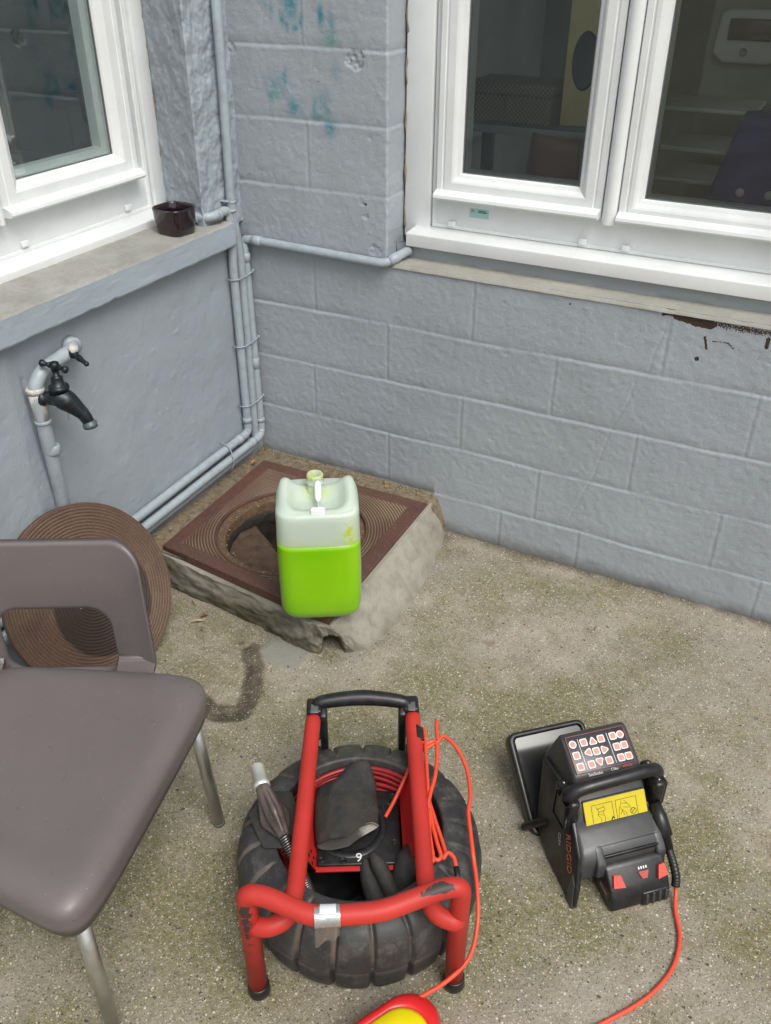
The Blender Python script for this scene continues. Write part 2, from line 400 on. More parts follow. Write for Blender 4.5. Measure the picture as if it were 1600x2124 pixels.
def tyre_mat():
    t = NT("dusty black rubber")
    c = t.mix(t.ramp(t.noise(7, 7, .7), .35, .7), (.020, .020, .021), (.052, .051, .049))
    c = t.mix(t.math('MULTIPLY', t.ramp(t.noise(24, 9, .8), .5, .72), .55), c, (.17, .16, .145))
    c = t.mix(t.math('MULTIPLY', t.attr('groove'), .85), c, (.17, .135, .11))
    v = t.vor(300); c = t.mix(t.math('MULTIPLY', t.math('LESS_THAN', v, .12), .5), c, (.25, .24, .22))
    return t.fin(c, t.math('ADD', t.math('MULTIPLY', t.noise(30, 5), .3), .40), 0, t.bump(t.noise(200, 5, .7), .3, .001))
M_TYRE = tyre_mat()
def red_mat(name, col, chips=True):
    t = NT(name)
    c = t.mix(t.ramp(t.noise(5, 5), .3, .7), tuple(x*.88 for x in col), tuple(min(x*1.1, 1) for x in col))
    c = t.mix(t.math('MULTIPLY', t.ramp(t.noise(60, 8, .8), .56, .76), .35), c, (.10, .03, .025))
    r = .5
    if chips:
        ch = t.math('GREATER_THAN', t.math('ADD', t.attr('chip'), t.math('MULTIPLY', t.math('SUBTRACT', t.noise(90, 4, .7), .5), .8)), .52)
        c = t.mix(ch, c, (.045, .032, .028))
        sc = t.math('GREATER_THAN', t.noise(170, 6, .85, dist=.6), .735); c = t.mix(sc, c, (.06, .02, .018))
    return t.fin(c, r, 0, t.bump(t.noise(160, 4), .2, .001), .0, .35)
RED = (.47, .034, .026)
M_RED = red_mat("red powder coat", RED)
M_REDP = red_mat("red sheet metal", (.50, .024, .02), False)
M_BLK = simple("black plastic", (.010, .010, .011), .34, var=.3, nscale=20, bscale=400, bstr=.15, dirt=(.07, .065, .06), dirtamt=.3)
M_GRY = simple("charcoal casing plastic", (.042, .044, .045), .36, var=.1, nscale=12, bscale=600, bstr=.12, dirt=(.10, .095, .085), dirtamt=.25)
M_CABLE = simple("orange red cable", (.72, .075, .035), .4, var=.08, nscale=20, bscale=100, bstr=.05)
M_COIL = simple("dark red rod", (.24, .013, .014), .4, var=.25, nscale=20)
M_STEEL = simple("spring steel", (.35, .34, .33), .3, metal=.95, var=.2, nscale=60)
M_CHROME = simple("bright steel", (.72, .72, .71), .22, metal=.95, var=.05)
def glove_mat():
    t = NT("worn black rubber glove")
    c = t.mix(t.ramp(t.noise(18, 7, .7), .35, .7), (.016, .020, .021), (.050, .042, .034))
    b = t.bump(t.noise(160, 5, .7), .5, .002); b = t.bump(t.noise(26, 4), .6, .008, b)
    return t.fin(c, .72, 0, b)
M_GLOVE = glove_mat()
def lining2():
    t = NT('cuff lining'); x = t.sep()[0]
    return t.fin(t.mix(t.ramp(t.math('ADD', x, t.math('MULTIPLY', t.noise(40, 4), .03)), .012, .030), (.05, .047, .042), (.33, .32, .27)), .85)
M_LINING2 = lining2()
M_LINING = simple("pale lining", (.36, .35, .30), .85, var=.2)
M_WHITE = simple("white print", (.75, .75, .75), .5, var=.03)
M_YEL = simple("yellow label", srgb(196, 178, 22), .42, var=.06, nscale=40)
M_YELP = simple("yellow plastic", (.78, .66, .004), .35, var=.04)
M_REDPL = simple("red plastic", (.62, .018, .02), .32, var=.08)
M_ORTAB = simple("orange red plastic tab", (.78, .06, .035), .35)
M_INK = simple("black ink", (.02, .02, .015), .6)
M_KEYW = simple("white key outline", (.80, .72, .70), .5, var=.02)
M_KEYR = simple("pink key", (.75, .26, .20), .5, var=.1, nscale=200)
M_PANEL = simple("keypad film", (.028, .026, .034), .3, var=.1)
M_TAPE = simple("silver tape", (.42, .42, .42), .28, metal=.6, var=.15, nscale=30, bscale=90, bstr=.5, bdist=.002)
def cleartape():
    t = NT("clear brown film"); return t.fin((.20, .16, .13), .18, 0, t.bump(t.noise(60, 4), .6, .004), .3, alpha=.55)
M_FILM = cleartape()
def clearplast():
    t = NT("smoked clear plastic"); return t.fin(t.mix(t.ramp(t.noise(14, 3, .4), .3, .7), (.06, .045, .040), (.17, .135, .12)), .12, 0, None, .5, alpha=.85)
M_SMOKE = clearplast()
def leaf_mat(name, c1, c2):
    t = NT(name); return t.fin(t.mix(t.ramp(t.noise(50, 4), .3, .7), c1, c2), .75)
M_LEAF = leaf_mat("dry pale leaf", srgb(176, 160, 128), srgb(140, 120, 88))
M_LEAFB = leaf_mat("brown leaf", srgb(120, 72, 44), srgb(84, 52, 36))
def screen_mat():
    t = NT("glossy display glass"); return t.fin((.03, .032, .034), .05, 0, None, 1.0, 1.0)
M_SCREEN = screen_mat()
M_MIRR = NT("mirror film").fin((.055, .056, .055), .12, .5)

exec_sections = []
def set_attr(o, name, fn):
    me = o.data; n = len(me.vertices); co = np.empty(n*3, np.float32); me.vertices.foreach_get('co', co); co = co.reshape(-1, 3)
    a = me.attributes.new(name, 'FLOAT', 'POINT'); a.data.foreach_set('value', np.asarray(fn(co[:, 0], co[:, 1], co[:, 2]), dtype=np.float32))

# ================================================================ GROUND
def build_ground():
    def axis(lo, hi, step, far):
        mid = np.arange(lo, hi+step/2, step); k = np.array([.05, .15, .4, 1, 3, 8, 20, 60])
        return np.concatenate([(lo-k[::-1]) if far[0] else [], mid, (hi+k) if far[1] else []])
    xs = axis(-.02, 2.5, .008, (1, 1)); ys = axis(-2.1, .02, .008, (1, 1))
    X, Y = np.meshgrid(xs, ys, indexing='ij')
    Z = .004*fbm(X*2.2, Y*2.2, 4, 1)+.0018*fbm(X*14, Y*14, 4, 2)+.0008*fbm(X*60, Y*60, 2, 3)
    near = (np.abs(X-1) < 3) & (np.abs(Y+1) < 3)
    Z = np.where(near, Z, -.004)
    Z += .012*blob(X, Y, 0.9, 0.0, 2, .025)*(X > 0)
    pts = [(.525, -.865), (.565, -.90), (.60, -.955), (.635, -1.02), (.64, -1.075), (.60, -1.105), (.555, -1.115), (.51, -1.09)]
    d = np.full(X.shape, 9.)
    for a, b in zip(pts[:-1], pts[1:]): d = np.minimum(d, seg(X, Y, *a, *b))
    d = d+.012*fbm(X*28, Y*28, 4, 5)
    dark = np.clip((.034-d)/.006, 0, 1)*np.clip(.92+.4*fbm(X*30, Y*30, 3, 6), 0, 1)
    for cx, cy, r in ((.475, -.838, .008), (.512, -.826, .010), (.527, -.828, .010), (.44, -.79, .005), (.49, -.86, .006)):
        dark = np.maximum(dark, np.clip(1.6-np.hypot(X-cx, Y-cy)/r, 0, 1)*.8)
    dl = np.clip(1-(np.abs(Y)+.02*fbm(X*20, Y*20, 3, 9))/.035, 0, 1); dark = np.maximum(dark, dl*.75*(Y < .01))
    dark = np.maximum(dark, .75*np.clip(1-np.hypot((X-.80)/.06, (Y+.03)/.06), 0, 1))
    pq = np.hypot((X-.615)/.085, (Y+.815)/.062)+.35*fbm(X*16, Y*16, 4, 11)
    patch = np.clip((1.0-pq)/.07, 0, 1)
    pq2 = np.hypot((X-.79)/.05, (Y+.73)/.022)+.4*fbm(X*20, Y*20, 4, 12); patch = np.maximum(patch, .6*np.clip((1-pq2)/.1, 0, 1))
    ck = [(.95, -2.05), (1.02, -1.80), (.93, -1.55), (.98, -1.30), (.92, -1.10), (.86, -.95), (.83, -.78)]
    d = np.full(X.shape, 9.)
    for a, b in zip(ck[:-1], ck[1:]): d = np.minimum(d, seg(X, Y, *a, *b))
    ckd = np.clip(1-np.abs(d+.012*fbm(X*14, Y*14, 4, 15))/.006, 0, 1)*np.clip(.5+1.2*fbm(X*5, Y*5, 3, 16), 0, 1); dark = np.maximum(dark, .45*ckd); Z -= .002*ckd
    Z += patch*.0025
    moss = .55*blob(X, Y, .25, -.80, .22, .08)+.5*blob(X, Y, 1.05, -1.75, .5, .22)+.5*blob(X, Y, 1.50, -.72, .35, .2)+.45*blob(X, Y, 1.2, -.9, .22, .2)+.4*blob(X, Y, 1.6, -1.25, .25, .12)+.6*blob(X, Y, .74, -.76, .05, .03)+.55*blob(X, Y, .75, -1.65, .35, .4)+.3*blob(X, Y, 1.9, -1.0, .3, .3)
    moss = np.clip(moss+.35*fbm(X*5, Y*5, 5, 21), 0, 1)
    me = None
    cx = .5*(X[:-1, :-1]+X[1:, 1:]); cy = .5*(Y[:-1, :-1]+Y[1:, 1:])
    mask = np.hypot(cx-.40, cy+.42) > .26
    me = grid_mesh("ground", np.stack([X, Y, Z], -1), mask, {'moss': moss, 'dark': dark, 'patch': patch})
    o = link("ground", me, M_GROUND); tag(o, kind='structure')
build_ground()

# ================================================================ BLOCK WALL (right)
rows = [.16, .36, .56, .76, .96, 1.16, 1.36, 1.56, 1.76, 1.96, 2.16]
def block_h(X, Z):
    h = .0014*fbm(X*9, Z*9, 4, 31)+.0011*fbm(X*60, Z*60, 3, 33)
    cols = {0: [.41, .99, 1.27, 1.85], 1: [.5522, 1.1092, 1.6912], 2: [.254, .8241, 1.402, 1.96], 3: [.5469, 1.1255, 1.7144], 4: [.2718, .8449, 1.4375, 2.0], 5: [], 6: [.267], 7: [], 8: [.264], 9: [], 10: [.265], 11: []}
    z0 = [-.1]+rows; z1 = rows+[2.5]
    for k, z in enumerate(rows):
        zz = z+.006*fbm(X*3.1, X*0+k*3.3, 3, 41)+.0012*fbm(X*25, X*0+k, 3, 42)
        d = Z-zz; amp = np.clip(.75+.9*fbm(X*4, X*0+k*7, 3, 43), .2, 1.3)
        h -= amp*(.0018*np.exp(-(d/.0046)**2)+.0012*np.exp(-((d-.006)/.011)**2))
        h += amp*.0007*np.exp(-((d+.010)/.006)**2)
    for k in range(len(z0)):
        for xc in cols.get(k, []):
            dx = X-xc-.002*fbm(Z*20, Z*0+xc*9, 3, 44)-.012*(Z-z0[k])/.2*0
            inside = 1/(1+np.exp(-(Z-z0[k])/.002))*1/(1+np.exp((Z-z1[k])/.002))
            h -= inside*(.0018*np.exp(-(dx/.0052)**2))*(.6+.4*fbm(Z*30, Z*0+xc, 2, 45)+.2) - inside*.0008*np.exp(-((dx-.009)/.005)**2)
    # pits and drips
    rg = np.random.default_rng(5)
    for i in range(260):
        px, pz = rg.uniform(0, 2.0), rg.uniform(0, 1.9); r = rg.uniform(.0025, .006); s = rg.choice([-1, 1, -1])*rg.uniform(.0006, .0018)
        m = (np.abs(X-px) < .03) & (np.abs(Z-pz) < .03)
        if m.any(): h[m] += s*blob(X[m], Z[m], px, pz, r, r*rg.uniform(.5, 1.2))
    for (px, pz, r, dd) in ((.440, 1.533, .030, .006), (.012, 1.543, .016, .004), (.470, 1.098, .010, .004), (.462, 1.135, .006, .003), (.50, .995, .022, .004), (.15, .60, .02, .001)):
        q = np.hypot(X-px, (Z-pz)*1.1)/r+.35*fbm(X*60, Z*60, 3, 51); ins = np.clip((1-q)/.15, 0, 1)
        h += ins*(-dd*.6+dd*.9*fbm(X*110, Z*110, 4, 52))
    # crack running down the joints on the right
    cr = [(1.43, .95), (1.425, .88), (1.41, .83), (1.405, .77), (1.37, .73), (1.36, .66), (1.325, .57), (1.31, .50), (1.29, .38), (1.27, .33), (1.23, .20)]
    d = np.full(X.shape, 9.)
    for a, b in zip(cr[:-1], cr[1:]): d = np.minimum(d, seg(X, Z, *a, *b))
    h -= .0016*np.exp(-((d+.0025*fbm(X*60, Z*60, 3, 55))/.0022)**2)
    return h
def wall_attrs(X, Z):
    teal = np.zeros_like(X); green = teal.copy(); pink = teal.copy()
    for (a, b, rx, rz, s) in ((.23, 1.67, .02, .035, .9), (.20, 1.63, .008, .018, .8), (.163, 1.648, .005, .014, .7), (.262, 1.625, .006, .016, .8), (.33, 1.64, .008, .022, 1), (.365, 1.615, .008, .03, .6), (.215, 1.61, .006, .012, .8), (.243, 1.606, .008, .008, .9), (.15, 1.665, .02, .012, .35),
                              (.197, 1.475, .008, .02, .8), (.17, 1.45, .03, .03, .45), (.225, 1.395, .022, .018, .75), (.33, 1.41, .018, .03, .5), (.30, 1.395, .007, .022, .7), (.345, 1.345, .018, .02, .9), (.375, 1.50, .012, .02, .4), (.37, 1.36, .01, .01, .5), (.15, 1.42, .016, .012, .6), (.31, 1.37, .02, .008, .6)):
        teal = np.maximum(teal, s*blob(X, Z, a, b, rx*1.35, rz*1.3))
    for (a, b, rx, rz, s) in ((.36, 1.578, .03, .018, .9), (.16, 1.43, .03, .016, .5), (.345, 1.39, .012, .012, .8), (.32, 1.375, .025, .01, .7), (.35, 1.60, .012, .03, .5)):
        green = np.maximum(green, s*blob(X, Z, a, b, rx, rz))
    for (a, b, rx, rz, s) in ((.325, 1.335, .010, .03, .9), (.20, 1.40, .006, .02, .6), (.19, 1.50, .01, .02, .4), (.33, 1.32, .014, .01, .8)):
        pink = np.maximum(pink, s*blob(X, Z, a, b, rx, rz))
    # scraped dark band under the sill and a scribble below it
    d = np.full(X.shape, 9.)
    for a, b, w in (((1.43, .955), (1.455, .949), .009), ((1.455, .949), (1.51, .938), .012), ((1.51, .938), (1.545, .939), .011), ((1.415, .945), (1.428, .954), .002)):
        d = np.minimum(d, seg(X, Z, *a, *b)-w)
    dm = np.clip(1-(d+.006*fbm(X*60, Z*60, 4, 78))/.005, 0, 1)*.86
    d2 = seg(X, Z, 1.545, .944, 1.95, .938)+.003*fbm(X*30, Z*30, 3, 77)
    dm = np.maximum(dm, np.clip(1-d2/.024, 0, 1)**.5*.60)
    for a, b, w, s in (((1.538, .900), (1.548, .868), .003, .7), ((1.535, .903), (1.548, .905), .001, .35), ((1.56, .892), (1.60, .895), .0014, .6), ((1.60, .895), (1.617, .882), .0022, .6), ((1.617, .882), (1.645, .876), .003, .42), ((1.528, .834), (1.529, .834), .0045, 1.2), ((1.56, .85), (1.61, .845), .003, .36), ((1.70, .925), (1.70, .90), .004, .7), ((1.70, .90), (1.68, .84), .004, .38)):
        dm = np.maximum(dm, s*np.clip(1-(seg(X, Z, *a, *b)-w)/.003, 0, 1))
    for a, b, r in ((1.148, .93, .003), (.47, 1.135, .004), (.315, 1.47, .002), (.98, .93, .0015)):
        dm = np.maximum(dm, .9*np.clip(1.5-np.hypot((X-a)/1.4, Z-b)/r, 0, 1))
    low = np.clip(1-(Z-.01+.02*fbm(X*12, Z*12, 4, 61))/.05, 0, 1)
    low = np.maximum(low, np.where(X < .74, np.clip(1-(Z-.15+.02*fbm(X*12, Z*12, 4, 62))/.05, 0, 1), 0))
    return {'teal': teal, 'green': green, 'pink': pink, 'dmg': dm, 'low': low}
ZERO = ('teal', 'green', 'pink', 'dmg', 'low')
def edge_wob(v): return .002*fbm(v*22, v*0, 4, 71)
wall_r = thing('block_wall', 'grey painted concrete block wall with a white double window and faded teal scribbles', 'wall')
# lower field
X, Z = np.meshgrid(np.arange(-.02, 2.2, .004), np.concatenate([np.arange(-.06, .95, .0032), [.955, .96, .964]]), indexing='ij')
P = np.stack([X, -block_h(X, Z), Z], -1)
link('blockwork', grid_mesh('blockwork', P, None, wall_attrs(X, Z)), M_WALL, wall_r)
# pier left of the window, wrapping round into the reveal
s = np.concatenate([np.arange(-.02, .536, .004), np.linspace(.538, .552, 8), np.arange(.556, .70, .006)])
Z1 = np.concatenate([[.964], np.arange(.968, 1.76, .0032), np.arange(1.77, 2.4, .02)])
S, ZZ = np.meshgrid(s, Z1, indexing='ij')
r0 = .008; c0 = .546-r0
ang = np.clip((S-c0)/(r0*math.pi/2), 0, 1)*math.pi/2
bx = np.where(S <= c0, S, c0+r0*np.sin(ang)); over = np.clip(S-(c0+r0*math.pi/2), 0, None)
by = r0*(1-np.cos(ang))+over
H = block_h(np.minimum(S, 9), ZZ)+.0016*blob(S, ZZ*0, .546, 0, .012)*fbm(S*0, ZZ*60, 4, 81)
nx = np.sin(ang); ny = -np.cos(ang)
P = np.stack([bx+nx*H, by+ny*H, ZZ], -1)
link('blockwork', grid_mesh('pier', P, None, wall_attrs(S, ZZ)), M_WALL, wall_r)
mb = MB()
mb.box((-.05, .30, .97), (.50, .45, 2.6)); mb.box((-.3, .02, 2.4), (.53, .35, 3.0)); mb.box((.53, .0, 2.28), (2.3, .35, 3.0)); mb.box((1.86, .0, .962), (2.3, .35, 2.28)); mb.box((2.2, .0, -.1), (5.2, .35, 3.0)); mb.box((-.3, .04, -.1), (2.2, .16, .945))
o = mb.build('wall_core', M_WALL, wall_r)
for k in ZERO: set_attr(o, k, lambda x, y, z: x*0)
# cement strip on top of the wall under the window
xs = np.arange(.53, 2.2, .006); ts = np.linspace(0, 1, 22)
XX, T = np.meshgrid(xs, ts, indexing='ij')
yy = .0-.004+T*.10; zz = .962+T*.016+.0008*fbm(XX*30, T*3, 4, 91)-.010*np.clip((.06-T)/.06, 0, 1)**2
zz = zz+.0*XX; yy = yy+.002*fbm(XX*18, T*0+2, 3, 92)*(T < .3)
link('sill_screed', grid_mesh('sill_screed', np.stack([XX, yy, zz], -1)), M_SCREED, wall_r)
mb = MB(); bb = []
xs = np.arange(.55, 2.2, .01); ts = np.linspace(0, 1, 8); XX, T = np.meshgrid(xs, ts, indexing='ij')
yy = .062-.004*T+.004*fbm(XX*20, T*2, 4, 93); zz = .972+T*.046
o = link('mortar_fillet', grid_mesh('mortar_fillet', np.stack([XX, yy, zz], -1)), M_WALL, wall_r)
for k in ZERO: set_attr(o, k, lambda x, y, z: x*0)

# ================================================================ WINDOWS
CAULK = simple("dirty sealant", srgb(138, 128, 108), .8, var=.3, nscale=60, dirt=(.10, .08, .06), dirtamt=.7)
def window(parent, T, spec):
    """T(u, n, z) -> world point; n outward."""
    root = None
    zs, zb, zt = spec['sill'], spec['frame_bottom'], 2.27
    def ring(mb, u0, u1, z0, z1, prof):
        rings = []
        for ins, n in prof: rings.append([T(u0+ins, n, z0+ins), T(u1-ins, n, z0+ins), T(u1-ins, n, z1-ins), T(u0+ins, n, z1-ins)])
        vs = [v for r in rings for v in r]; fs = []
        for i in range(len(rings)-1):
            for j in range(4): fs.append((i*4+j, i*4+(j+1) % 4, (i+1)*4+(j+1) % 4, (i+1)*4+j))
        mb.add(vs, fs)
    def bx(mb, u0, u1, n0, n1, z0, z1, bev=.002):
        p = [T(u0, n0, z0), T(u1, n1, z1)]; lo = [min(p[0][i], p[1][i]) for i in range(3)]; hi = [max(p[0][i], p[1][i]) for i in range(3)]
        mb.box(lo, hi, bev)
    U0, U1 = spec['u']; mb = MB()
    # outer frame: stepped profile
    fz = zb
    ring(mb, U0, U1, fz, zt, [(0, -.05), (0, .0), (.004, .002), (.012, .002), (.014, -.004), (.0175, -.004), (.0175, -.03), (.05, -.03)])
    bx(mb, U0+.016, U1-.016, -.03, -.0025, fz+.012, spec['sash_z']+.015, .003)
    for a in spec['mull']: bx(mb, a[0]-.012, a[1]+.012, -.03, -.004, spec['sash_z'], zt-.02)
    f = mb.build('window', M_PVC, parent); f['label'] = spec['label']
    mb = MB(); c0, c1 = spec['cover']; bx(mb, c0, c1, -.05, .012, spec['sill']-.02, zt+.05, .003); mb.build('cover_strip', M_PVC, f)
    mb = MB(); P_ = [T(c0+.001+.003*math.sin(i*1.3)*math.sin(i*.37), .008+.003*math.sin(i*.9), spec['sill']+.0+i*.02) for i in range(int((zt-spec['sill'])/.02))]; mb.tube(P_, [.004+.002*math.sin(i*2.3)*math.sin(i*.7+1) for i in range(len(P_))], 8); mb.build('caulk', CAULK, f)
    mb = MB(); bx(mb, c1+.0002, U0-.0002, -.04, -.012, spec['sill']-.01, zt); mb.build('gasket', M_GASKET, f)
    for (a, b, gw) in spec['sashes']:
        mb = MB(); z0 = spec['sash_z']; z1 = 2.22
        ring(mb, a, b, z0, z1, [(0, -.02), (0, .016), (.003, .019), (.018, .019), (.020, .0165), (.024, .0165), (.027, .019), (gw-.026, .019), (gw-.020, .016), (gw-.012, .008), (gw-.004, .004), (gw, -.002), (gw, -.022)])
        s_ = mb.build('sash', M_PVC, f)
        # weather bar: half round strip along the bottom rail
        mb = MB(); pr = [(.0, .006), (.012, .004), (.030, .006), (.035, .012), (.033, .020), (.024, .025), (.010, .030), (.0, .033)]
        mb.prism([(n+.012, z0+z-.004) for n, z in pr], a+.002, b-.002, lambda n, z, u: Vector(T(u, n, z)), 0, False); mb.build('weather_bar', M_PVC, f)
        mb = MB(); ring(mb, a+gw-.001, b-gw+.001, z0+gw-.001, z1-gw+.001, [(0, -.003), (.004, -.0035), (.004, -.009)]); mb.build('glazing_gasket', simple("grey gasket", (.10, .11, .11), .6) if 'gg' not in spec else spec['gg'], f)
        mb = MB(); p = [T(a+gw-.004, -.010, z0+gw-.004), T(b-gw+.004, -.010, z0+gw-.004), T(b-gw+.004, -.010, z1-gw+.004), T(a+gw-.004, -.010, z1-gw+.004)]
        q = [T(a+gw-.004, -.014, z0+gw-.004), T(b-gw+.004, -.014, z0+gw-.004), T(b-gw+.004, -.014, z1-gw+.004), T(a+gw-.004, -.014, z1-gw+.004)]
        mb.add(p+q, [(0, 1, 2, 3), (7, 6, 5, 4), (0, 4, 5, 1), (1, 5, 6, 2), (2, 6, 7, 3), (3, 7, 4, 0)]); mb.build('pane', spec.get('glass', M_GLASS), f)
        # inner leaf of the sash seen through the glass
        iw = spec['inner']; mb = MB(); ring(mb, a+.01, b-.01, z0+.01, z1-.01, [(gw-.012, -.016), (gw-.01, -.020), (gw-.01+iw*.5, -.024), (gw-.01+iw, -.026), (gw-.01+iw, -.06), (0, -.07)]); mb.build('inner_rebate', M_PVC, f)
    for a in spec['mull']:
        mb = MB(); rr = (a[1]-a[0])/2; m_ = (a[0]+a[1])/2
        prof = [(m_+rr*math.cos(t)*1.0, .012+.020*math.sin(t)) for t in np.linspace(0, math.pi, 11)]
        prof = [(a[1], -.01)]+[(p, n) for p, n in prof]+[(a[0], -.01)]
        mb.prism(prof, spec['sash_z']-.012, 2.22, lambda u, n, z: Vector(T(u, n, z)), 0, False)
        for v in (-.4, .4): pass
        mb.build('astragal', M_PVC, f)
    # white sill, sloping
    mb = MB(); n0, n1, zf, zk, zl = spec['pvc_sill']
    mb.prism([(n0, zf), (n0-.002, zf+.003), (n1, zk), (n1, zl-.01), (n0-.012, zl), (n0, zl)], spec['sill_u'][0], spec['sill_u'][1], lambda n, z, u: Vector(T(u, n, z)), .0022); mb.build('sill', M_PVC, f)
    for (u, z) in spec['clips']:
        mb = MB(); bx(mb, u-.012, u+.012, -.003, .010, z-.008, z+.009, .003); mb.build('drain_cap', M_PVC, f)
    return f
TR = lambda u, n, z: (u, .118-n, z)
TL = lambda u, n, z: (-.205+n, -u, z)
GG = simple("grey gasket", (.12, .13, .13), .6)
win_r = window(wall_r, TR, dict(label='white double window in the block wall above a cement strip', u=(.6435, 1.80), frame_bottom=1.060, sill=1.045, sash_z=1.155, mull=[(1.181, 1.223)], cover=(.553, .640), gg=GG, inner=.004,
    sashes=[(.662, 1.178, .076), (1.226, 1.745, .064)], pvc_sill=(.080, .002, 1.052, 1.062, 1.014), sill_u=(.592, 1.84), clips=[(.713, 1.078), (1.131, 1.079), (1.259, 1.079)]))
# small sticker with blurred print
mb = MB(); mb.box((.768, .1202, 1.105), (.832, .1212, 1.133)); st = mb.build('sticker', simple("pale green sticker", srgb(165, 205, 200), .5), win_r)
mb = MB()
for k, (a, b, z, h_) in enumerate(((.797, .822, 1.1265, .003), (.797, .826, 1.1225, .003))): mb.box((a, .1199, z-h_/2), (b, .1203, z+h_/2))
text_mb("JPL", .010, frame((.780, .1198, 1.1245), (1, 0, 0), (0, 0, 1)), mb=mb); mb.build('lettering', simple("grey teal print", (.10, .16, .16), .6), win_r)

# ================================================================ RENDERED WALL (left)
wall_l = thing('rendered_wall', 'smooth blue-grey rendered wall with a white window and thick projecting sill', 'wall')
Y, Z = np.meshgrid(-np.arange(-.02, 2.2, .006), np.concatenate([np.arange(-.06, .975, .005), [.976]]), indexing='ij')
h = .005*fbm(Y*3, Z*3, 4, 101)+.0018*fbm(Y*14, Z*14, 4, 102)+.0005*fbm(Y*60, Z*60, 2, 103)
rg = np.random.default_rng(8)
for i in range(200):
    cy = -(.42+rg.normal(0, .13)); cz = rg.uniform(.25, .85)
    if i > 110: cy = -rg.uniform(.12, 1.3)
    m = (np.abs(Y-cy) < .03) & (np.abs(Z-cz) < .03)
    h[m] += rg.choice([-1, 1])*rg.uniform(.0008, .0024)*blob(Y[m], Z[m], cy, cz, rg.uniform(.003, .006), rg.uniform(.003, .008))
crk = seg(Y, Z, -1.02, .86, -1.00, .35); h -= .004*np.exp(-((crk+.003*fbm(Y*30, Z*30, 3, 105))/.006)**2)
h += .010*np.clip((-Y-1.02)/.05, 0, 1)
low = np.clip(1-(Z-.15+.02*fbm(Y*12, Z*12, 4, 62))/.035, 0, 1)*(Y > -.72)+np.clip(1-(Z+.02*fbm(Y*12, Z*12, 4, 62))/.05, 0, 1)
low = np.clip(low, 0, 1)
h += .006*np.clip((.215-Z)/.01, 0, 1)
o = link('render_coat', grid_mesh('render_coat', np.stack([h, Y, Z], -1), None, {'low': low}), M_WALLL, wall_l)
for k in ZERO[:4]: set_attr(o, k, lambda x, y, z: x*0)
# rough pier with splayed reveal
rv0 = Vector((0, -.207)); rv1 = Vector((-.215, -.135))
s = np.concatenate([np.arange(-.01, .195, .004), np.arange(.195, .225, .003), np.arange(.225, .44, .004)])
Z1 = np.concatenate([np.arange(1.03, 1.76, .004), np.arange(1.77, 2.4, .02)])
S, ZZ = np.meshgrid(s, Z1, indexing='ij')
tt = np.clip((S-.172)/.070, 0, 1); tt = tt*tt*(3-2*tt)
d2 = (rv1-rv0).normalized()
fx = np.where(S < .207, 0, (S-.207)*d2.x); fy = np.where(S < .207, -S, -.207+(S-.207)*d2.y)
n1 = np.array([1., 0.]); n2 = np.array([d2.y*1.0, -d2.x])  # outward of reveal
n2 = np.array([-abs(d2.y)*0+.32, -.95]); 
NX = n1[0]*(1-tt)+n2[0]*tt; NY = n1[1]*(1-tt)+n2[1]*tt; L_ = np.hypot(NX, NY); NX /= L_; NY /= L_
H = .008*fbm(S*11, ZZ*8, 5, 111)+.006*fbm(S*30, ZZ*24, 5, 112)+.005*np.abs(fbm(S*20, ZZ*14, 4, 114))+.0018*fbm(S*110, ZZ*110, 2, 113)
H -= .004*np.clip(1-np.abs(S-.207)/.012, 0, 1)*.6
o = link('rough_render', grid_mesh('rough_render', np.stack([fx+NX*H, fy+NY*H, ZZ], -1)), M_WALLL, wall_l)
for k in ZERO: set_attr(o, k, lambda x, y, z: x*0)
mb = MB(); mb.box((-.35, -.10, .99), (-.018, .3, 2.6)); mb.box((-.35, -2.4, -.1), (-.02, .0, .94)); mb.box((-.35, -6, -.1), (.0, -2.19, 3.0)); mb.box((-.35, -2.2, 2.29), (.0, .02, 3.0)); mb.box((-.35, -2.2, .95), (.0, -1.50, 2.3))
o = mb.build('wall_core', M_WALLL, wall_l)
for k in ZERO: set_attr(o, k, lambda x, y, z: x*0)
# projecting cement sill: top weathered, front painted
ys = -np.arange(.108, 1.9, .006)
Yg, T = np.meshgrid(ys, np.linspace(0, 1, 40), indexing='ij')
xx = -.20+T*.245; zz = 1.064-.011*T+.0015*fbm(Yg*14, T*3, 4, 121)+.0007*fbm(Yg*60, T*14, 3, 122)
eb = .0015*fbm(Yg*24, Yg*0, 4, 123); zz = zz-.004*np.clip((T-.95)/.05, 0, 1)**2; xx = xx+eb*(T > .9)
link('sill_top', grid_mesh('sill_top', np.stack([xx, Yg, zz], -1)), M_SILL, wall_l)
Yg, T = np.meshgrid(ys, np.linspace(0, 1, 26), indexing='ij')
chipn = fbm(Yg*26, Yg*0+3, 4, 125); low_e = .0035*np.clip(chipn, -.2, 1)+.004*blob(Yg, Yg*0, -.69, 0, .010)
zz = 1.0495-T*(.0735-low_e); xx = .0455+.0015*fbm(Yg*24, Yg*0, 4, 123)*(T < .3)+.0008*fbm(Yg*30, T*4, 3, 126)-.004*np.clip((T-.93)/.07, 0, 1)
o = link('sill_front', grid_mesh('sill_front', np.stack([xx, Yg, zz], -1)), M_SILLP, wall_l)
mb = MB(); mb.box((-.02, -1.89, .979), (.040, -.1125, 1.045)); mb.box((-.2, -1.89, .98), (-.02, -.1125, 1.045)); mb.box((-.2, -.1123, .98), (.0435, -.1075, 1.0475), .0015); mb.build('sill_core', M_SILLP, wall_l)
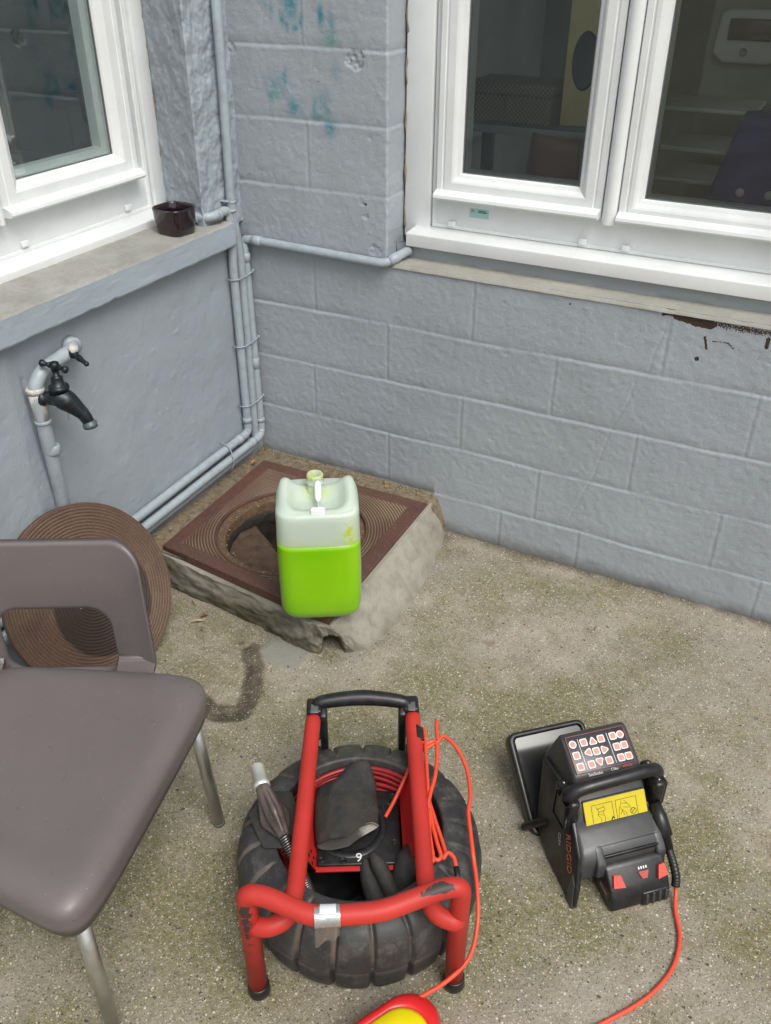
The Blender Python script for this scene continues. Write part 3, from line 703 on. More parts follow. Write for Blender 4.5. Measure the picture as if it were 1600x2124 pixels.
win_l = window(wall_l, TL, dict(label='white window in the rendered wall, cut by the left edge of the photo', u=(.2015, 1.42), frame_bottom=1.088, sill=1.07, sash_z=1.200, mull=[(.806, .836)], cover=(.142, .198), gg=GG, inner=.020, glass=M_GLASSL,
    sashes=[(.262, .803, .080), (.839, 1.36, .078)], pvc_sill=(.071, .002, 1.080, 1.092, 1.052), sill_u=(.155, 1.46), clips=[(.319, 1.118), (.744, 1.116)]))

# ================================================================ ROOMS BEHIND THE GLASS
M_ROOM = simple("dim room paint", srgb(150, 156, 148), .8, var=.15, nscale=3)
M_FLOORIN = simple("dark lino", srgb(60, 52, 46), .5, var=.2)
room = MB(); room.box((.2, 2.4, .1), (3.4, 2.45, 1.5)); room.box((.2, 2.4, 1.5), (1.3, 2.45, 2.7)); room.box((.2, 2.4, 2.4), (3.4, 2.45, 2.7)); room.box((.15, .36, .1), (.2, 2.45, 2.7)); room.box((3.4, .36, .1), (3.45, .6, 2.7)); room.box((3.4, 1.1, .1), (3.45, 2.45, 1.1)); room.box((.15, .36, 2.7), (3.45, 2.45, 2.75));  # gaps in side and back walls are invented, added so sky light brightens the room
o = room.build('room_interior', M_ROOM); tag(o, kind='structure')
fl = MB(); fl.box((.15, .36, .05), (3.45, 2.45, .1)); o = fl.build('room_floor', M_FLOORIN); tag(o, kind='structure')
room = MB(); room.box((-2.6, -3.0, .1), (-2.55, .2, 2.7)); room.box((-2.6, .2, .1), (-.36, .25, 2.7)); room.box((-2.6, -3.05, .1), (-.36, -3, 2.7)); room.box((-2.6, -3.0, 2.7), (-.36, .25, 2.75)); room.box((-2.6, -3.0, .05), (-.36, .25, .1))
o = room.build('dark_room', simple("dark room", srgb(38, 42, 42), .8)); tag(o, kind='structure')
# things on the table inside the right window
M_DESK = simple("blue grey worktop", srgb(98, 108, 114), .35, var=.08)
t = thing('worktop', 'blue-grey worktop with pale edge inside the double window', 'table', (.95, .62, 0))
mb = MB(); mb.box((-.55, -.02, 1.265), (.12, .5, 1.285), .004); mb.build('tabletop', M_DESK, t)
mb = MB(); mb.box((-.55, -.028, 1.262), (.12, -.021, 1.288), .002); mb.build('edge_trim', simple("pale trim", srgb(165, 168, 165), .4), t)
for (x, y) in ((-.5, .02), (.08, .02), (-.5, .45), (.08, .45)):
    mb = MB(); mb.box((x-.02, y-.02, .1), (x+.02, y+.02, 1.264)); mb.build('leg', simple("table leg", (.08, .06, .05), .5) if (x, y) == (-.5, .02) else bpy.data.materials['table leg'], t)
def woven():
    tt_ = NT("woven cane"); v = tt_.mapv((1, 1, 1)); ck = tt_.n("ShaderNodeTexChecker"); tt_.put(ck.inputs['Vector'], tt_.obj); ck.inputs['Scale'].default_value = 130
    c = tt_.mix(ck.outputs['Fac'], srgb(150, 140, 118), srgb(110, 100, 84)); return tt_.fin(c, .8, 0, tt_.bump(ck.outputs['Fac'], .5, .002))
mb = MB(); mb.box((-.15, -.1, 0), (.15, .1, .085), .006); wb = thing('woven_box', 'beige woven box with lid on the worktop behind the left pane', 'box', (.675, .76, 1.287)); mw_ = woven(); mb.build('basket', mw_, wb)
mb = MB(); mb.box((-.156, -.106, .088), (.156, .106, .125), .006); mb.build('lid', mw_, wb)
t = thing('cream_cabinet', 'cream panel with a dark oval opening standing on the worktop', 'cabinet', (.90, .72, 1.287), R(14))
mb = MB(); mb.box((-.055, -.02, 0), (.062, .12, .42), .005); mb.build('cabinet_body', simple("cream paint", srgb(226, 208, 140), .45), t)
mb = MB(); mb.lathe([(0, .0), (.036, .0), (.042, .003), (.042, -.004), (0, -.004)], 32, Matrix.Translation((.008, -.023, .20)) @ Matrix.Rotation(R(90), 4, 'X') @ Matrix.Diagonal((1, 2.1, 1, 1))); mb.build('oval_opening', simple("dark opening", (.012, .014, .014), .4), t)
t = thing('indoor_chair', 'brown moulded chair back seen low behind the left pane', 'chair', (.90, .50, .66), R(-12))
mb = MB()
rings = []
for k in range(9):
    z = .30+.33*k/8; w = .105-.02*(k/8)**3; rings.append([Vector((w*math.cos(a)*(1), .012*math.sin(a)+.03*(math.cos(a))**2-.03, z)) for a in np.linspace(0, 2*math.pi, 24, endpoint=False)])
mb.loft(rings); mb.build('backrest', simple("brown moulded plastic", srgb(132, 88, 62), .4), t)
mb = MB(); mb.box((-.16, -.0, .24), (.16, .32, .27), .01); mb.build('seat', bpy.data.materials["brown moulded plastic"], t)
for (x, y) in ((-.13, .02), (.13, .02), (-.13, .3), (.13, .3)): MB().tube([(x, y, .25), (x, y, -.56)], .011).build('leg', M_ALU, t)
t = thing('wall_dispenser', 'white wall device with a dark display behind the right pane', 'appliance', (1.385, .84, 1.57))
mb = MB(); mb.prism([(-.085, .065), (-.06, .075), (.085, .075), (.10, .06), (.115, -.05), (.08, -.075), (-.06, -.075), (-.095, -.05)], 0, .05, lambda p, q, a: Vector((p, a-.04, q)), .008); mb.build('casing', simple("white casing", srgb(196, 200, 198), .4), t)
mb = MB(); mb.box((-.055, -.052, -.01), (.075, -.0405, .05), .004); mb.build('display', simple("dark display", (.03, .035, .035), .2), t)
mb = MB(); mb.lathe([(0, .0), (.010, 0), (.012, .004)], 20, Matrix.Translation((0, -.041, -.042)) @ Matrix.Rotation(R(90), 4, 'X')); mb.build('button', simple("button grey", (.3, .3, .3), .4), t)
mb = MB(); mb.box((-.12, .012, -1.45), (.14, .06, .9)); mb.build('mounting_post', M_ROOM, t)
M_STRIP = simple("pale strip", srgb(170, 178, 174), .4)
for (z, x0, x1, w_) in ((1.40, 1.225, 1.49, 'upper'), (1.288, 1.235, 1.49, 'middle'), (1.197, 1.225, 1.48, 'lowest')):
    mb = MB(); mb.box((x0, .5, z-.008), (x1, .74, z+.004), .002); o = mb.build('shelf', M_STRIP, None)
    tag(o, 'pale narrow shelf edge behind the right pane, %s of the three' % w_, 'shelf', 'pale shelves indoors')
t = thing('hanging_coat', 'dark blue coat with pale round buttons at the right photo edge', 'coat', (1.56, .42, .5))
mb = MB(); rings = []
for k in range(10):
    z = .3+.62*k/9; w = .17-.10*(k/9)**2.2; rings.append([Vector((w*math.cos(a)+.02*math.sin(3*a), .06*math.sin(a), z)) for a in np.linspace(0, 2*math.pi, 28, endpoint=False)])
mb.loft(rings); mb.build('cloth', simple("navy cloth", (.018, .035, .17), .8, var=.3), t)
for x in (-.05, .03):
    mb = MB(); mb.lathe([(0, .0), (.011, .0), (.013, .003), (.011, .006), (0, .006)], 20, Matrix.Translation((x, -.058, .71)) @ Matrix.Rotation(R(90), 4, 'X')); mb.build('button', simple("pale button", (.5, .52, .55), .4), t)

# ================================================================ PIPES
def clip_ring(mb, c, axis, r, w=.004, thick=.0016):
    c = Vector(c); a = Vector(axis).normalized()
    mb.tube([c-a*w, c-a*w*.6, c+a*w*.6, c+a*w], [r, r+thick, r+thick, r], 16, True)
def pipe(name, label, pts, r, fil, collars=(), group='painted pipes in the corner', straps=()):
    base = Vector(pts[-1]); t = thing(name, label, 'pipe', tuple(base), 0, group)
    path = fillet(pts, fil, 7); mb = MB(); mb.tube(path, r, 18); mb.build('tube', M_PIPE, t, base)
    for c, ax, ln, dr in collars:
        mb = MB(); c = Vector(c); a = Vector(ax).normalized(); mb.tube([c-a*ln, c-a*ln*.92, c+a*ln*.92, c+a*ln], [r, r+dr, r+dr, r], 18); mb.build('collar', M_PIPE, t, base)
    for c, ax in straps:
        mb = MB(); clip_ring(mb, c, ax, r); mb.build('strap', M_PIPE, t, base)
    return t
rp = .0148
pipe('pipe', 'tall painted pipe rising up the corner past the sill to the photo top',
     [(.026, -.072, 2.3), (.026, -.078, 1.5), (.026, -.092, 1.10), (.024, -.064, .93), (.020, -.064, .235), (.018, -.075, .208), (.018, -.75, .196), (.018, -1.7, .185)], rp, .03,
     collars=[((.026, -.093, 1.085), (0, 0, 1), .004, .0012)], straps=[((.0262, -.0905, 1.112), (0, .0, 1))])
mb = MB(); 
for dz in (0, .028): mb.box((.0, -.118, 1.105+dz-.018), (.030, -.104, 1.109+dz-.018), .001)
mb.box((-.004, -.119, 1.080), (.003, -.103, 1.124), .001)
o = mb.build('pipe_bracket', M_PIPE, None); tag(o, 'small painted double prong bracket holding the tall pipe above the sill', 'bracket')
pipe('pipe', 'painted pipe leaving beside the dark bowl and running low along the rendered wall',
     [(-.20, -.165, 1.079), (-.085, -.215, 1.081), (.012, -.186, 1.081), (.018, -.100, 1.090), (.022, -.096, 1.04), (.020, -.103, .90), (.020, -.103, .287), (.022, -.13, .279), (.022, -.72, .266), (.022, -1.7, .25)], rp, .028,
     collars=[((.020, -.103, .330), (0, 0, 1), .010, .0022), ((.022, -.165, .2785), (0, 1, 0), .012, .0022), ((.0165, -.150, 1.0842), (0, 1, .1), .007, .0018), ((-.03, -.203, 1.081), (.96, .28, 0), .006, .0018)])
pipe('pipe', 'painted pipe crossing the block wall to the window corner then dropping down the corner',
     [(.600, .052, .999), (.547, -.022, .966), (.040, -.020, .974), (.014, -.026, .972), (.020, -.030, .90), (.026, -.030, .252), (.036, -.06, .242), (.036, -.72, .228), (.036, -1.7, .21)], rp, .024,
     collars=[((.066, -.0205, .9735), (1, 0, 0), .018, .0022), ((.0205, -.0295, .915), (0, 0, 1), .014, .0022), ((.0235, -.030, .53), (0, 0, 1), .020, .0022), ((.0255, -.030, .30), (0, 0, 1), .008, .0022), ((.036, -.105, .2415), (0, 1, 0), .010, .0022), ((.5665, .005, .978), (.58, .80, .35), .018, .0024)])
# thin straps bundling the pipes
for (z, lab) in ((.862, 'uppermost'), (.622, 'middle'), (.392, 'lowest')):
    mb = MB(); pts = [(.002, -.124, z), (.028, -.123, z), (.040, -.106, z), (.0405, -.064, z), (.0415, -.028, z+.004), (.032, -.011, z+.006), (.002, -.010, z+.004)]
    mb.tube(fillet(pts, .01, 4), .0022, 6); mb.tube([(.0415, -.020, z+.001), (.0415, -.020, z+.012)], .003, 8)
    tag(mb.build('pipe_strap', M_PIPE), 'thin painted strap round the vertical pipes in the corner, %s of the three' % lab, 'strap', 'straps on the vertical pipes')
mb = MB(); mb.tube(fillet([(.005, -.250, .302), (.040, -.250, .292), (.056, -.250, .245), (.050, -.250, .215), (.03, -.250, .180)], .012, 4), .0024, 6)
tag(mb.build('pipe_strap', M_PIPE), 'painted strap holding the low horizontal pipes near the corner', 'strap')

# ================================================================ TAP
tap = thing('water_tap', 'old dark brass garden tap with cross handle on a thick painted pipe', 'tap', (.0, -.99, .0))
TO = Vector((.0, -.99, .0))
mb = MB()
path = fillet([(.0, -.842, .902), (.036, -.862, .896), (.038, -.985, .880), (.036, -1.018, .846), (.034, -1.014, .70), (.016, -.996, .52), (.004, -.990, .44), (.0, -.985, .28)], .045, 9)
mb.tube(path, .0195, 22)
for c, d, l, dr in (((.034, -1.0165, .835), (0, .02, 1), .007, .003), ((.034, -1.014, .745), (0, .02, 1), .006, .003), ((.032, -1.004, .655), (0, .1, 1), .014, .003), ((.02, -.852, .898), (1, -.5, -.1), .012, .006)):
    c = Vector(c); a = Vector(d).normalized(); mb.tube([c-a*l, c-a*l*.7, c+a*l*.7, c+a*l], [.0195, .0195+dr, .0195+dr, .0195], 22)
mb.build('supply_pipe', M_PIPE, tap, TO)
mb = MB(); mb.tube([(.0345, -1.016, .828), (.0345, -1.0155, .80), (.0342, -1.0145, .752)], [.0215, .0208, .0204], 22); mb.tube([(.034, -1.0162, .846), (.034, -1.016, .842), (.034, -1.016, .834), (.034, -1.016, .830)], [.020, .0245, .0245, .021], 22)
mb.build('flaking_collar', M_WPAINT, tap, TO)
mb = MB(); mb.tube([(.05, -.893, .900), (.052, -.885, .902), (.056, -.875, .900), (.058, -.872, .896)], [.012, .018, .014, .006], 12)
mb.build('flaking_blob', M_WPAINT, tap, TO)
mb = MB(); mb.tube([(.045, -1.012, .815), (.054, -1.008, .815), (.055, -1.008, .815), (.062, -1.004, .815)], [.0205, .0205, .0175, .0165], 18)
mb.tube(catmull([(.058, -1.006, .815), (.074, -.999, .816), (.092, -.992, .818), (.108, -.984, .808), (.124, -.975, .789), (.138, -.967, .769), (.147, -.962, .746)], 6), 
        [float(np.interp(i/36, [0, .16, .33, .5, .66, .83, 1], [.0165, .0195, .0285, .0285, .0225, .0175, .0155])) for i in range(37)], 20)
mb.tube([(.092, -.990, .826), (.092, -.989, .841), (.092, -.989, .842), (.092, -.989, .850), (.092, -.989, .851), (.092, -.988, .856), (.091, -.988, .874), (.091, -.987, .875), (.090, -.987, .879), (.090, -.986, .890), (.090, -.986, .905)], [.026, .0245, .0270, .0270, .0225, .0165, .0155, .0165, .0095, .0080, .0078], 16)
mb.build('tap_body', M_BRASS, tap, TO)
mb = MB(); mb.tube([(.146, -.9625, .750), (.1475, -.962, .743), (.148, -.9615, .742), (.149, -.961, .732)], [.0160, .0165, .0195, .0190], 20); mb.build('spout_ring', M_BRASS2, tap, TO)
mb = MB()
c = Vector((.090, -.986, .905)); 
mb.tube([c+Vector((0, 0, -.012)), c+Vector((0, 0, .009)), c+Vector((0, 0, .012))], [.011, .0125, .006], 14)
for d in (Vector((-.88, -.2, .10)), Vector((.9, .05, -.10))):
    d.normalize(); mb.tube([c+d*x for x in (.004, .012, .013, .020, .026, .031, .036, .040, .0425)], [.0085, .0070, .0085, .0055, .0060, .0088, .0100, .0080, .003], 14)
mb.build('cross_handle', M_BRASS, tap, TO)
mb = MB(); a = Vector((.052, -.885, .896)); d = (Vector((.127, -.903, .878))-a).normalized()
mb.tube([a+d*x for x in (-.004, .004, .008, .012, .02, .028, .031, .036, .044, .058, .066, .070)], [.012, .0145, .014, .011, .0085, .0075, .0090, .0088, .0062, .0058, .0070, .004], 12); mb.build('valve_lever', M_BRASS, tap, TO)
mb = MB(); mb.tube([(.100, -.985, .785), (.101, -.984, .770), (.098, -.983, .760), (.100, -.986, .752), (.105, -.984, .757)], .0008, 5); mb.build('wire_scrap', M_STEEL, tap, TO)

# ================================================================ BOWL
bt = thing('bowl', 'small square aubergine ceramic bowl at the end of the left window sill', 'bowl', (-.038, -.296, 1.0575), R(-4))
def sq(w, z, e=3.3, n=56): return [Vector((w*math.copysign(abs(math.cos(a))**(2/e), math.cos(a)), w*math.copysign(abs(math.sin(a))**(2/e), math.sin(a)), z)) for a in np.linspace(0, 2*math.pi, n, endpoint=False)]
mb = MB(); mb.loft([sq(.034, .001), sq(.039, .0), sq(.0415, .004), sq(.0440, .02), sq(.0462, .045), sq(.0472, .066), sq(.0478, .070), sq(.0472, .0725), sq(.0450, .0722), sq(.0438, .069), sq(.042, .045), sq(.037, .018), sq(.030, .009), sq(.01, .007)]); mb.build('ceramic_body', M_BOWL, bt); bt.scale = (1.2, 1.2, 1.08)

# ================================================================ MANHOLE
mh = thing('manhole_surround', 'open manhole with square ridged rusty frame on a rough cement plinth in the corner', 'manhole', (.40, -.42, 0))
MO = Vector((.40, -.42, 0)); HC = (.402, -.420)
QBL, QFL, QFR, QBR = map(lambda q: Vector(q), ((.052, -.066), (.072, -.690), (.748, -.762), (.738, -.058)))
def quad(s, t): return (1-s)*((1-t)*np.array(QFL)[:, None, None]+t*np.array(QBL)[:, None, None])+s*((1-t)*np.array(QFR)[:, None, None]+t*np.array(QBR)[:, None, None])
s_ = np.linspace(0, 1, 281); S, T = np.meshgrid(s_, s_, indexing='ij'); Q = quad(S, T); X, Y = Q[0], Q[1]
rr = np.hypot(X-HC[0], Y-HC[1]); band = np.minimum(np.minimum(S, 1-S), np.minimum(T, 1-T))*.68
ridge = .5+.5*np.sin((rr-.25)*2*math.pi/.0098)
inb = 1/(1+np.exp(-(band-.052)/.0008))
hz = .1500+.0004*fbm(X*40, Y*40, 3, 131)
gr = inb*(1-ridge)
Z = hz-inb*(.0038*(1-ridge**.7))-.0022*np.exp(-((band-.052)/.0015)**2)-.004*np.clip((.0025-band)/.0025, 0, 1)
mc = lambda A: .25*(A[:-1, :-1]+A[1:, :-1]+A[1:, 1:]+A[:-1, 1:])
me = grid_mesh('iron_frame', np.stack([X-MO.x, Y-MO.y, Z], -1), mc(rr) > .254, {'groove': inb*ridge*(.35+.9*np.clip(fbm(X*5+1, Y*5, 3, 133)+.15+1.2*blob(X, Y, .68, -.14, .09, .09), 0, 1)), 'darkened': gr*.8})  # grooves darkened in colour, painted shade that makes the ridges stand out
fr_ = link('iron_frame', me, M_RUST, mh)
mb = MB(); L4 = [QFL, QFR, QBR, QBL]
for i in range(4):
    a, b = L4[i], L4[(i+1) % 4]; mb.add([(a.x, a.y, .1465), (b.x, b.y, .1465), (b.x, b.y, .110), (a.x, a.y, .110)], [(0, 1, 2, 3)])
mb.lathe([(.2545, .1495), (.253, .1505), (.2505, .1500), (.2495, .146), (.249, .132)], 96, Matrix.Translation((HC[0], HC[1], 0)))
o = mb.build('frame_edge', M_RUST, fr_, MO)
for k in ('groove', 'darkened'): set_attr(o, k, lambda x, y, z: x*0)
# dirt-filled seat ring and hole lip
ang = np.linspace(0, 2*math.pi, 241); rad = np.concatenate([np.linspace(.251, .224, 10), [.222, .2205, .220, .219]])
A, RR = np.meshgrid(ang, rad, indexing='ij'); wob = .006*fbm(np.cos(A)*4, np.sin(A)*4, 4, 141)+.002*fbm(np.cos(A)*22, np.sin(A)*22, 3, 142)
wt = np.clip((.25-RR)/.025, 0, 1); R2 = RR+wob*wt
zr = np.tile(np.concatenate([np.full(10, .137), [.134, .128, .115, .085]]), (241, 1))+(.0035*fbm(R2*np.cos(A)*60, R2*np.sin(A)*60, 4, 143))*(RR > .2225)
link('dirt_ring', grid_mesh('dirt_ring', np.stack([HC[0]-MO.x+R2*np.cos(A), HC[1]-MO.y+R2*np.sin(A), zr], -1)), cement("grit and dirt", srgb(104, 82, 62), srgb(62, 46, 38), .9, 4), mh)
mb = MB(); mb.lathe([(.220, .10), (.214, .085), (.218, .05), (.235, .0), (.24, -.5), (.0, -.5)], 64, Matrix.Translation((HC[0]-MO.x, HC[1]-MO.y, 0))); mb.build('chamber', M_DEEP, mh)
# broken bench inside the chamber
Xg, Yg = np.meshgrid(np.linspace(-.25, .20, 70), np.linspace(-.25, .10, 60), indexing='ij')
edge = (Yg-(.02-.62*(Xg+.12)))   # >0 falls into the deep part
zg = .055+.014*fbm(Xg*9, Yg*9, 5, 151)+.008*fbm(Xg*30, Yg*30, 3, 152)-.03*(Xg+.1)-.30*np.clip(edge/.03, 0, 1)
zg += .022*blob(Xg, Yg, .04, -.14, .05, .02)
msk = mc(np.hypot(Xg, Yg)) < .236
link('broken_benching', grid_mesh('broken_benching', np.stack([Xg+HC[0]-MO.x, Yg+HC[1]-MO.y, zg], -1), msk), cement("brown damp rubble", srgb(84, 66, 52), srgb(48, 36, 30), .8, 3), mh)
mb = MB(); mb.lathe([(.0, -.26), (.15, -.26), (.235, -.262)], 48, Matrix.Translation((HC[0]-MO.x+.0, HC[1]-MO.y, 0))); mb.build('green_water', simple("green dyed water", (.10, .14, .004), .1), mh)
# bed of dirt between frame and walls
Xg, Yg = np.meshgrid(np.arange(-.004, .80, .005), np.arange(-.70, .004, .005), indexing='ij')
ez = np.minimum(Xg, -Yg); zz = .138+.020*np.exp(-ez/.025)*np.where(Xg < .74, 1, .5)+.004*fbm(Xg*16, Yg*16, 4, 161)+.0025*fbm(Xg*70, Yg*70, 3, 162)
inside = 1/(1+np.exp(-(np.minimum(Xg-.062, -Yg-.062))/.003)); zz = zz*(1-inside)+.128*inside
zz -= .5*np.clip((Xg-.745)/.05, 0, 1)**1.5*.3
link('grit_bed', grid_mesh('grit_bed', np.stack([Xg-MO.x, Yg-MO.y, zz], -1), mc(np.hypot(Xg-HC[0], Yg-HC[1])) > .24), cement("grit bed", srgb(124, 112, 92), srgb(66, 56, 44), .85, 4), mh)
# sloping cement haunch
Tp = [(-.01, -.70, .148), (.06, -.702, .124), (.3, -.728, .118), (.576, -.754, .116), (.69, -.772, .118), (.748, -.768, .124), (.762, -.735, .132), (.765, -.6, .137), (.757, -.3, .139), (.748, -.06, .140), (.735, .004, .142)]
Bp = [(-.01, -.725, -.004), (.07, -.715, -.004), (.24, -.728, -.004), (.50, -.752, -.004), (.66, -.772, -.004), (.770, -.735, -.004), (.832, -.67, -.004), (.853, -.56, -.004), (.852, -.34, -.004), (.815, -.10, -.004), (.790, .004, -.004)]
K = 26; Tc = catmull(Tp, K); Bc = catmull(Bp, K); nS = len(Tc); nT = 26
PP = np.zeros((nS, nT+5, 3))
for i in range(nS):
    a, b = Tc[i], Bc[i]; inn = (Vector((HC[0], HC[1], 0))-Vector((a.x, a.y, 0))).normalized()
    for j in range(5): q = a+inn*(.03*(5-j)/5); PP[i, j] = (q.x, q.y, a.z-.0)
    for j in range(nT):
        t = j/(nT-1); q = a.lerp(b, t); PP[i, 5+j] = (q.x-inn.x*.004*math.sin(math.pi*t), q.y-inn.y*.004*math.sin(math.pi*t), a.z+(b.z-a.z)*t+.002*math.sin(math.pi*t))
ii = np.linspace(0, 1, nS)[:, None]*np.ones((1, nT+5)); jj = np.linspace(0, 1, nT+5)[None]*np.ones((nS, 1))
dn = .012*fbm(ii*13, jj*2.5, 5, 171)+.007*fbm(ii*50, jj*7, 5, 172)
cx, cy = HC
nx = PP[..., 0]-cx; ny = PP[..., 1]-cy; L_ = np.hypot(nx, ny); nx /= L_; ny /= L_
dn = dn+.0035*fbm(ii*90, jj*12, 4, 173)-.010*np.clip(fbm(ii*26, jj*4, 3, 174)-.28, 0, 1)
act = (np.arange(nT+5) >= 5)[None]
frontish = np.clip((ii-.1)/.1, 0, 1)
dn = dn*(1-.75*np.clip((ii-.52)/.12, 0, 1))+.012*np.clip(fbm(ii*30, jj*4, 3, 175), 0, 1)*np.clip((.55-ii)/.1, 0, 1)
notch = np.exp(-(np.hypot((PP[..., 0]-.745), (PP[..., 1]+.742))/.026)**4)*np.exp(-((PP[..., 2]-.025)/.045)**4)
PP[..., 0] += act*(dn*nx)+act*notch*-.10; PP[..., 1] += act*(dn*ny)+act*notch*.13
link('cement_plinth', grid_mesh('cement_plinth', PP-np.array([MO.x, MO.y, 0]), None, {'mossy': np.clip((.60-ii)/.12, 0, 1)*np.clip(.50+.6*jj+.9*fbm(ii*20, jj*3, 4, 178)-.25, 0, 1)+.6*np.clip((jj-.8)/.2, 0, 1)*np.clip(fbm(ii*30, jj*2, 3, 179)+.3, 0, 1)}), M_CURB, mh)

# ================================================================ COVER DISC
a_, yw, Rd = .465, -.088, .268
nrm = Vector((math.cos(a_)*math.cos(yw), math.cos(a_)*math.sin(yw), math.sin(a_))); upv = (Vector((0, 0, 1))-nrm*nrm.z).normalized()
c_ = Vector((.262, -1.086, .004))+upv*Rd
cov = thing('manhole_cover', 'round rusty manhole cover with concentric ridges leaning on the rendered wall behind the chair', 'manhole cover', (.272, -1.086, 0))
ax = upv.cross(nrm); MW = Matrix((ax, upv, nrm)).transposed().to_4x4(); MW.translation = c_-Vector((.262, -1.086, 0))
prof = [(0, .0)]
for i in range(27):
    r_ = .012+i*.0094; prof += [(r_, -.0034), (r_+.0016, 0), (r_+.0050, .0), (r_+.0066, -.0034)]
prof += [(.262, -.0034), (.2635, .0), (.2665, -.001), (.268, -.004), (.268, -.022), (.262, -.026), (.0, -.026)]
mb = MB(); mb.lathe(prof, 128, None, None, True)
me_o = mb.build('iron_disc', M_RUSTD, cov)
set_attr(me_o, 'groove', lambda x, y, z: np.clip((z+.0034)/.0034, 0, 1)*(z > -.0036)*.8*np.clip(.6+fbm(x*4+3, y*4, 3, 181), 0, 1))
set_attr(me_o, 'darkened', lambda x, y, z: np.clip((.165+.012*fbm(x*9, y*9, 3, 183)-np.hypot(x-.02, y+.03))/.006, 0, 1)*(y < .06))  # darker area with a crisp edge across the lower middle of the disc
me_o.matrix_local = MW
mb = MB()
pts = catmull([(.0, .006, .004), (-.03, .010, .008), (-.045, .004, .006), (-.02, -.004, .006), (-.06, -.012, .004)], 5); mb.tube(pts, .0018, 5)
mb.tube(catmull([(.01, .0, .004), (-.02, .014, .006), (-.05, .016, .005)], 5), .0022, 5)
o = mb.build('straw_bits', M_LEAF, cov); o.matrix_local = MW
# small stone wedged at the left
mb = MB(); mb.loft([[Vector((r*math.cos(a)*(1+.2*math.sin(3*a)), r*math.sin(a), z)) for a in np.linspace(0, 6.28, 14, endpoint=False)] for r, z in ((.02, .0), (.05, .01), (.055, .05), (.04, .085), (.012, .095))])
o = mb.build('stone', M_CURB); o.location = (.10, -1.36, 0); tag(o, 'grey stone lying on the ground left of the round cover', 'stone')

# ================================================================ JERRYCAN
JZ = .1508
jc = thing('jerrycan', 'translucent white plastic jerrycan half full of bright yellow-green liquid with open neck', 'jerrycan', (.745, -.796, JZ), .548); jc.scale = (1.0, 1.0, 1.10)
Wj, Dj = .117, .205; FILL = .250
def rr_ring(hx, y0, y1, rad, z, n=72, zf=None):
    """rounded rectangle centred x, y0..y1"""
    hy = (y1-y0)/2; cy = (y0+y1)/2; out = []
    for k in range(n):
        a = 2*math.pi*(k+.5)/n; ca, sa = math.cos(a), math.sin(a); e = 2/5.0
        x = hx*math.copysign(abs(ca)**e, ca); y = hy*math.copysign(abs(sa)**e, sa)
        out.append(Vector((x, cy+y, zf(x, cy+y) if zf else z)))
    return out
def jsec(z):
    b = min(1, z/.050); k = (1-(1-b)**2)**.5 if b < 1 else 1
    ins = (1-k)*.046; w = Wj-ins-.003*math.sin(z/.33*math.pi)*-1; 
    return (w-.004*(z/.33)*.6, ins+.002, Dj-ins, .03)
def ztop(x, y):
    v = y/Dj; u = abs(x)/Wj
    side = 1/(1+math.exp(-(u-.62)/.075))
    dish = .034*(1-side)*min(1, max(0, (v-.06)/.3))
    lift = .022*side*min(1, max(0, (v-.05)/.7))
    return .354-dish+lift+.022*(1-side)*max(0, 1-abs(v-.80)/.25)
zs = [0, .002, .006, .012, .020, .030, .045, .08, .12, .16, .20, .235, FILL]
rings = [rr_ring(max(.01, jsec(z)[0]), jsec(z)[1], jsec(z)[2], .03, z) for z in zs]
c0 = [Vector((v.x*.3, Dj/2+(v.y-Dj/2)*.3, .006)) for v in rings[0]]
def liq():
    t = NT("yellow green dyed liquid in plastic"); zc = t.sep()[2]
    c = t.mix(t.ramp(t.noise(6, 3, .5), .3, .7), (.20, .50, .004), (.29, .58, .006))
    ww = t.math('MULTIPLY', t.ramp(zc, .075, .03), t.ramp(t.noise(8, 2), .35, .65)); c = t.mix(t.math('MULTIPLY', ww, .45), c, (.36, .50, .06))  # paler bottom: a reflected highlight painted into the liquid colour
    return t.fin(c, .28, 0, t.bump(t.noise(30, 3), .06, .002), .25, .5, 0, .35, 1, (.02, .03, .003))
mb = MB(); mb.loft([c0]+rings, True); mb.build('liquid', liq(), jc)
def hdpe():
    t = NT("milky translucent plastic")
    c = t.mix(t.ramp(t.noise(7, 3), .3, .7), (.62, .72, .63), (.70, .78, .70))
    c = t.mix(t.math('MULTIPLY', t.attr('stain'), t.ramp(t.noise(90, 4), .42, .55)), c, (.62, .74, .02))
    return t.fin(c, .3, 0, t.bump(t.noise(40, 3), .08, .002), .2, .5, 0, .4, 1, (.03, .035, .03))
M_HDPE = hdpe()
def add_translucent(m, col, f):
    t = m.node_tree; out = [n for n in t.nodes if n.type == 'OUTPUT_MATERIAL'][0]; src = out.inputs[0].links[0].from_socket
    tr = t.nodes.new('ShaderNodeBsdfTranslucent'); tr.inputs[0].default_value = (*col, 1); mx = t.nodes.new('ShaderNodeMixShader'); mx.inputs[0].default_value = f
    t.links.new(src, mx.inputs[1]); t.links.new(tr.outputs[0], mx.inputs[2]); t.links.new(mx.outputs[0], out.inputs[0])
add_translucent(M_HDPE, (.75, .84, .70), .28)
zs2 = [FILL+.0005, .28, .30, .32, .333, .342]
rings = []
for z in zs2:
    k = max(0, (z-.325)/.03); ins = .012*k*k
    w, y0, y1, r_ = jsec(min(z, .3)); rings.append(rr_ring(w-ins, y0+ins, y1-ins, .03, z))
w, y0, y1, r_ = jsec(.3)
for kx in (.012, .016, .022, .030, .040, .052, .066, .080, .094, .104):
    f = lambda x, y: ztop(x, y)-.012*max(0, (1-(kx-.012)/.016))
    ky = kx*(Dj/2-.006)/.104; rings.append(rr_ring(w-kx, y0+ky, y1-ky, .03, 0, 72, f))
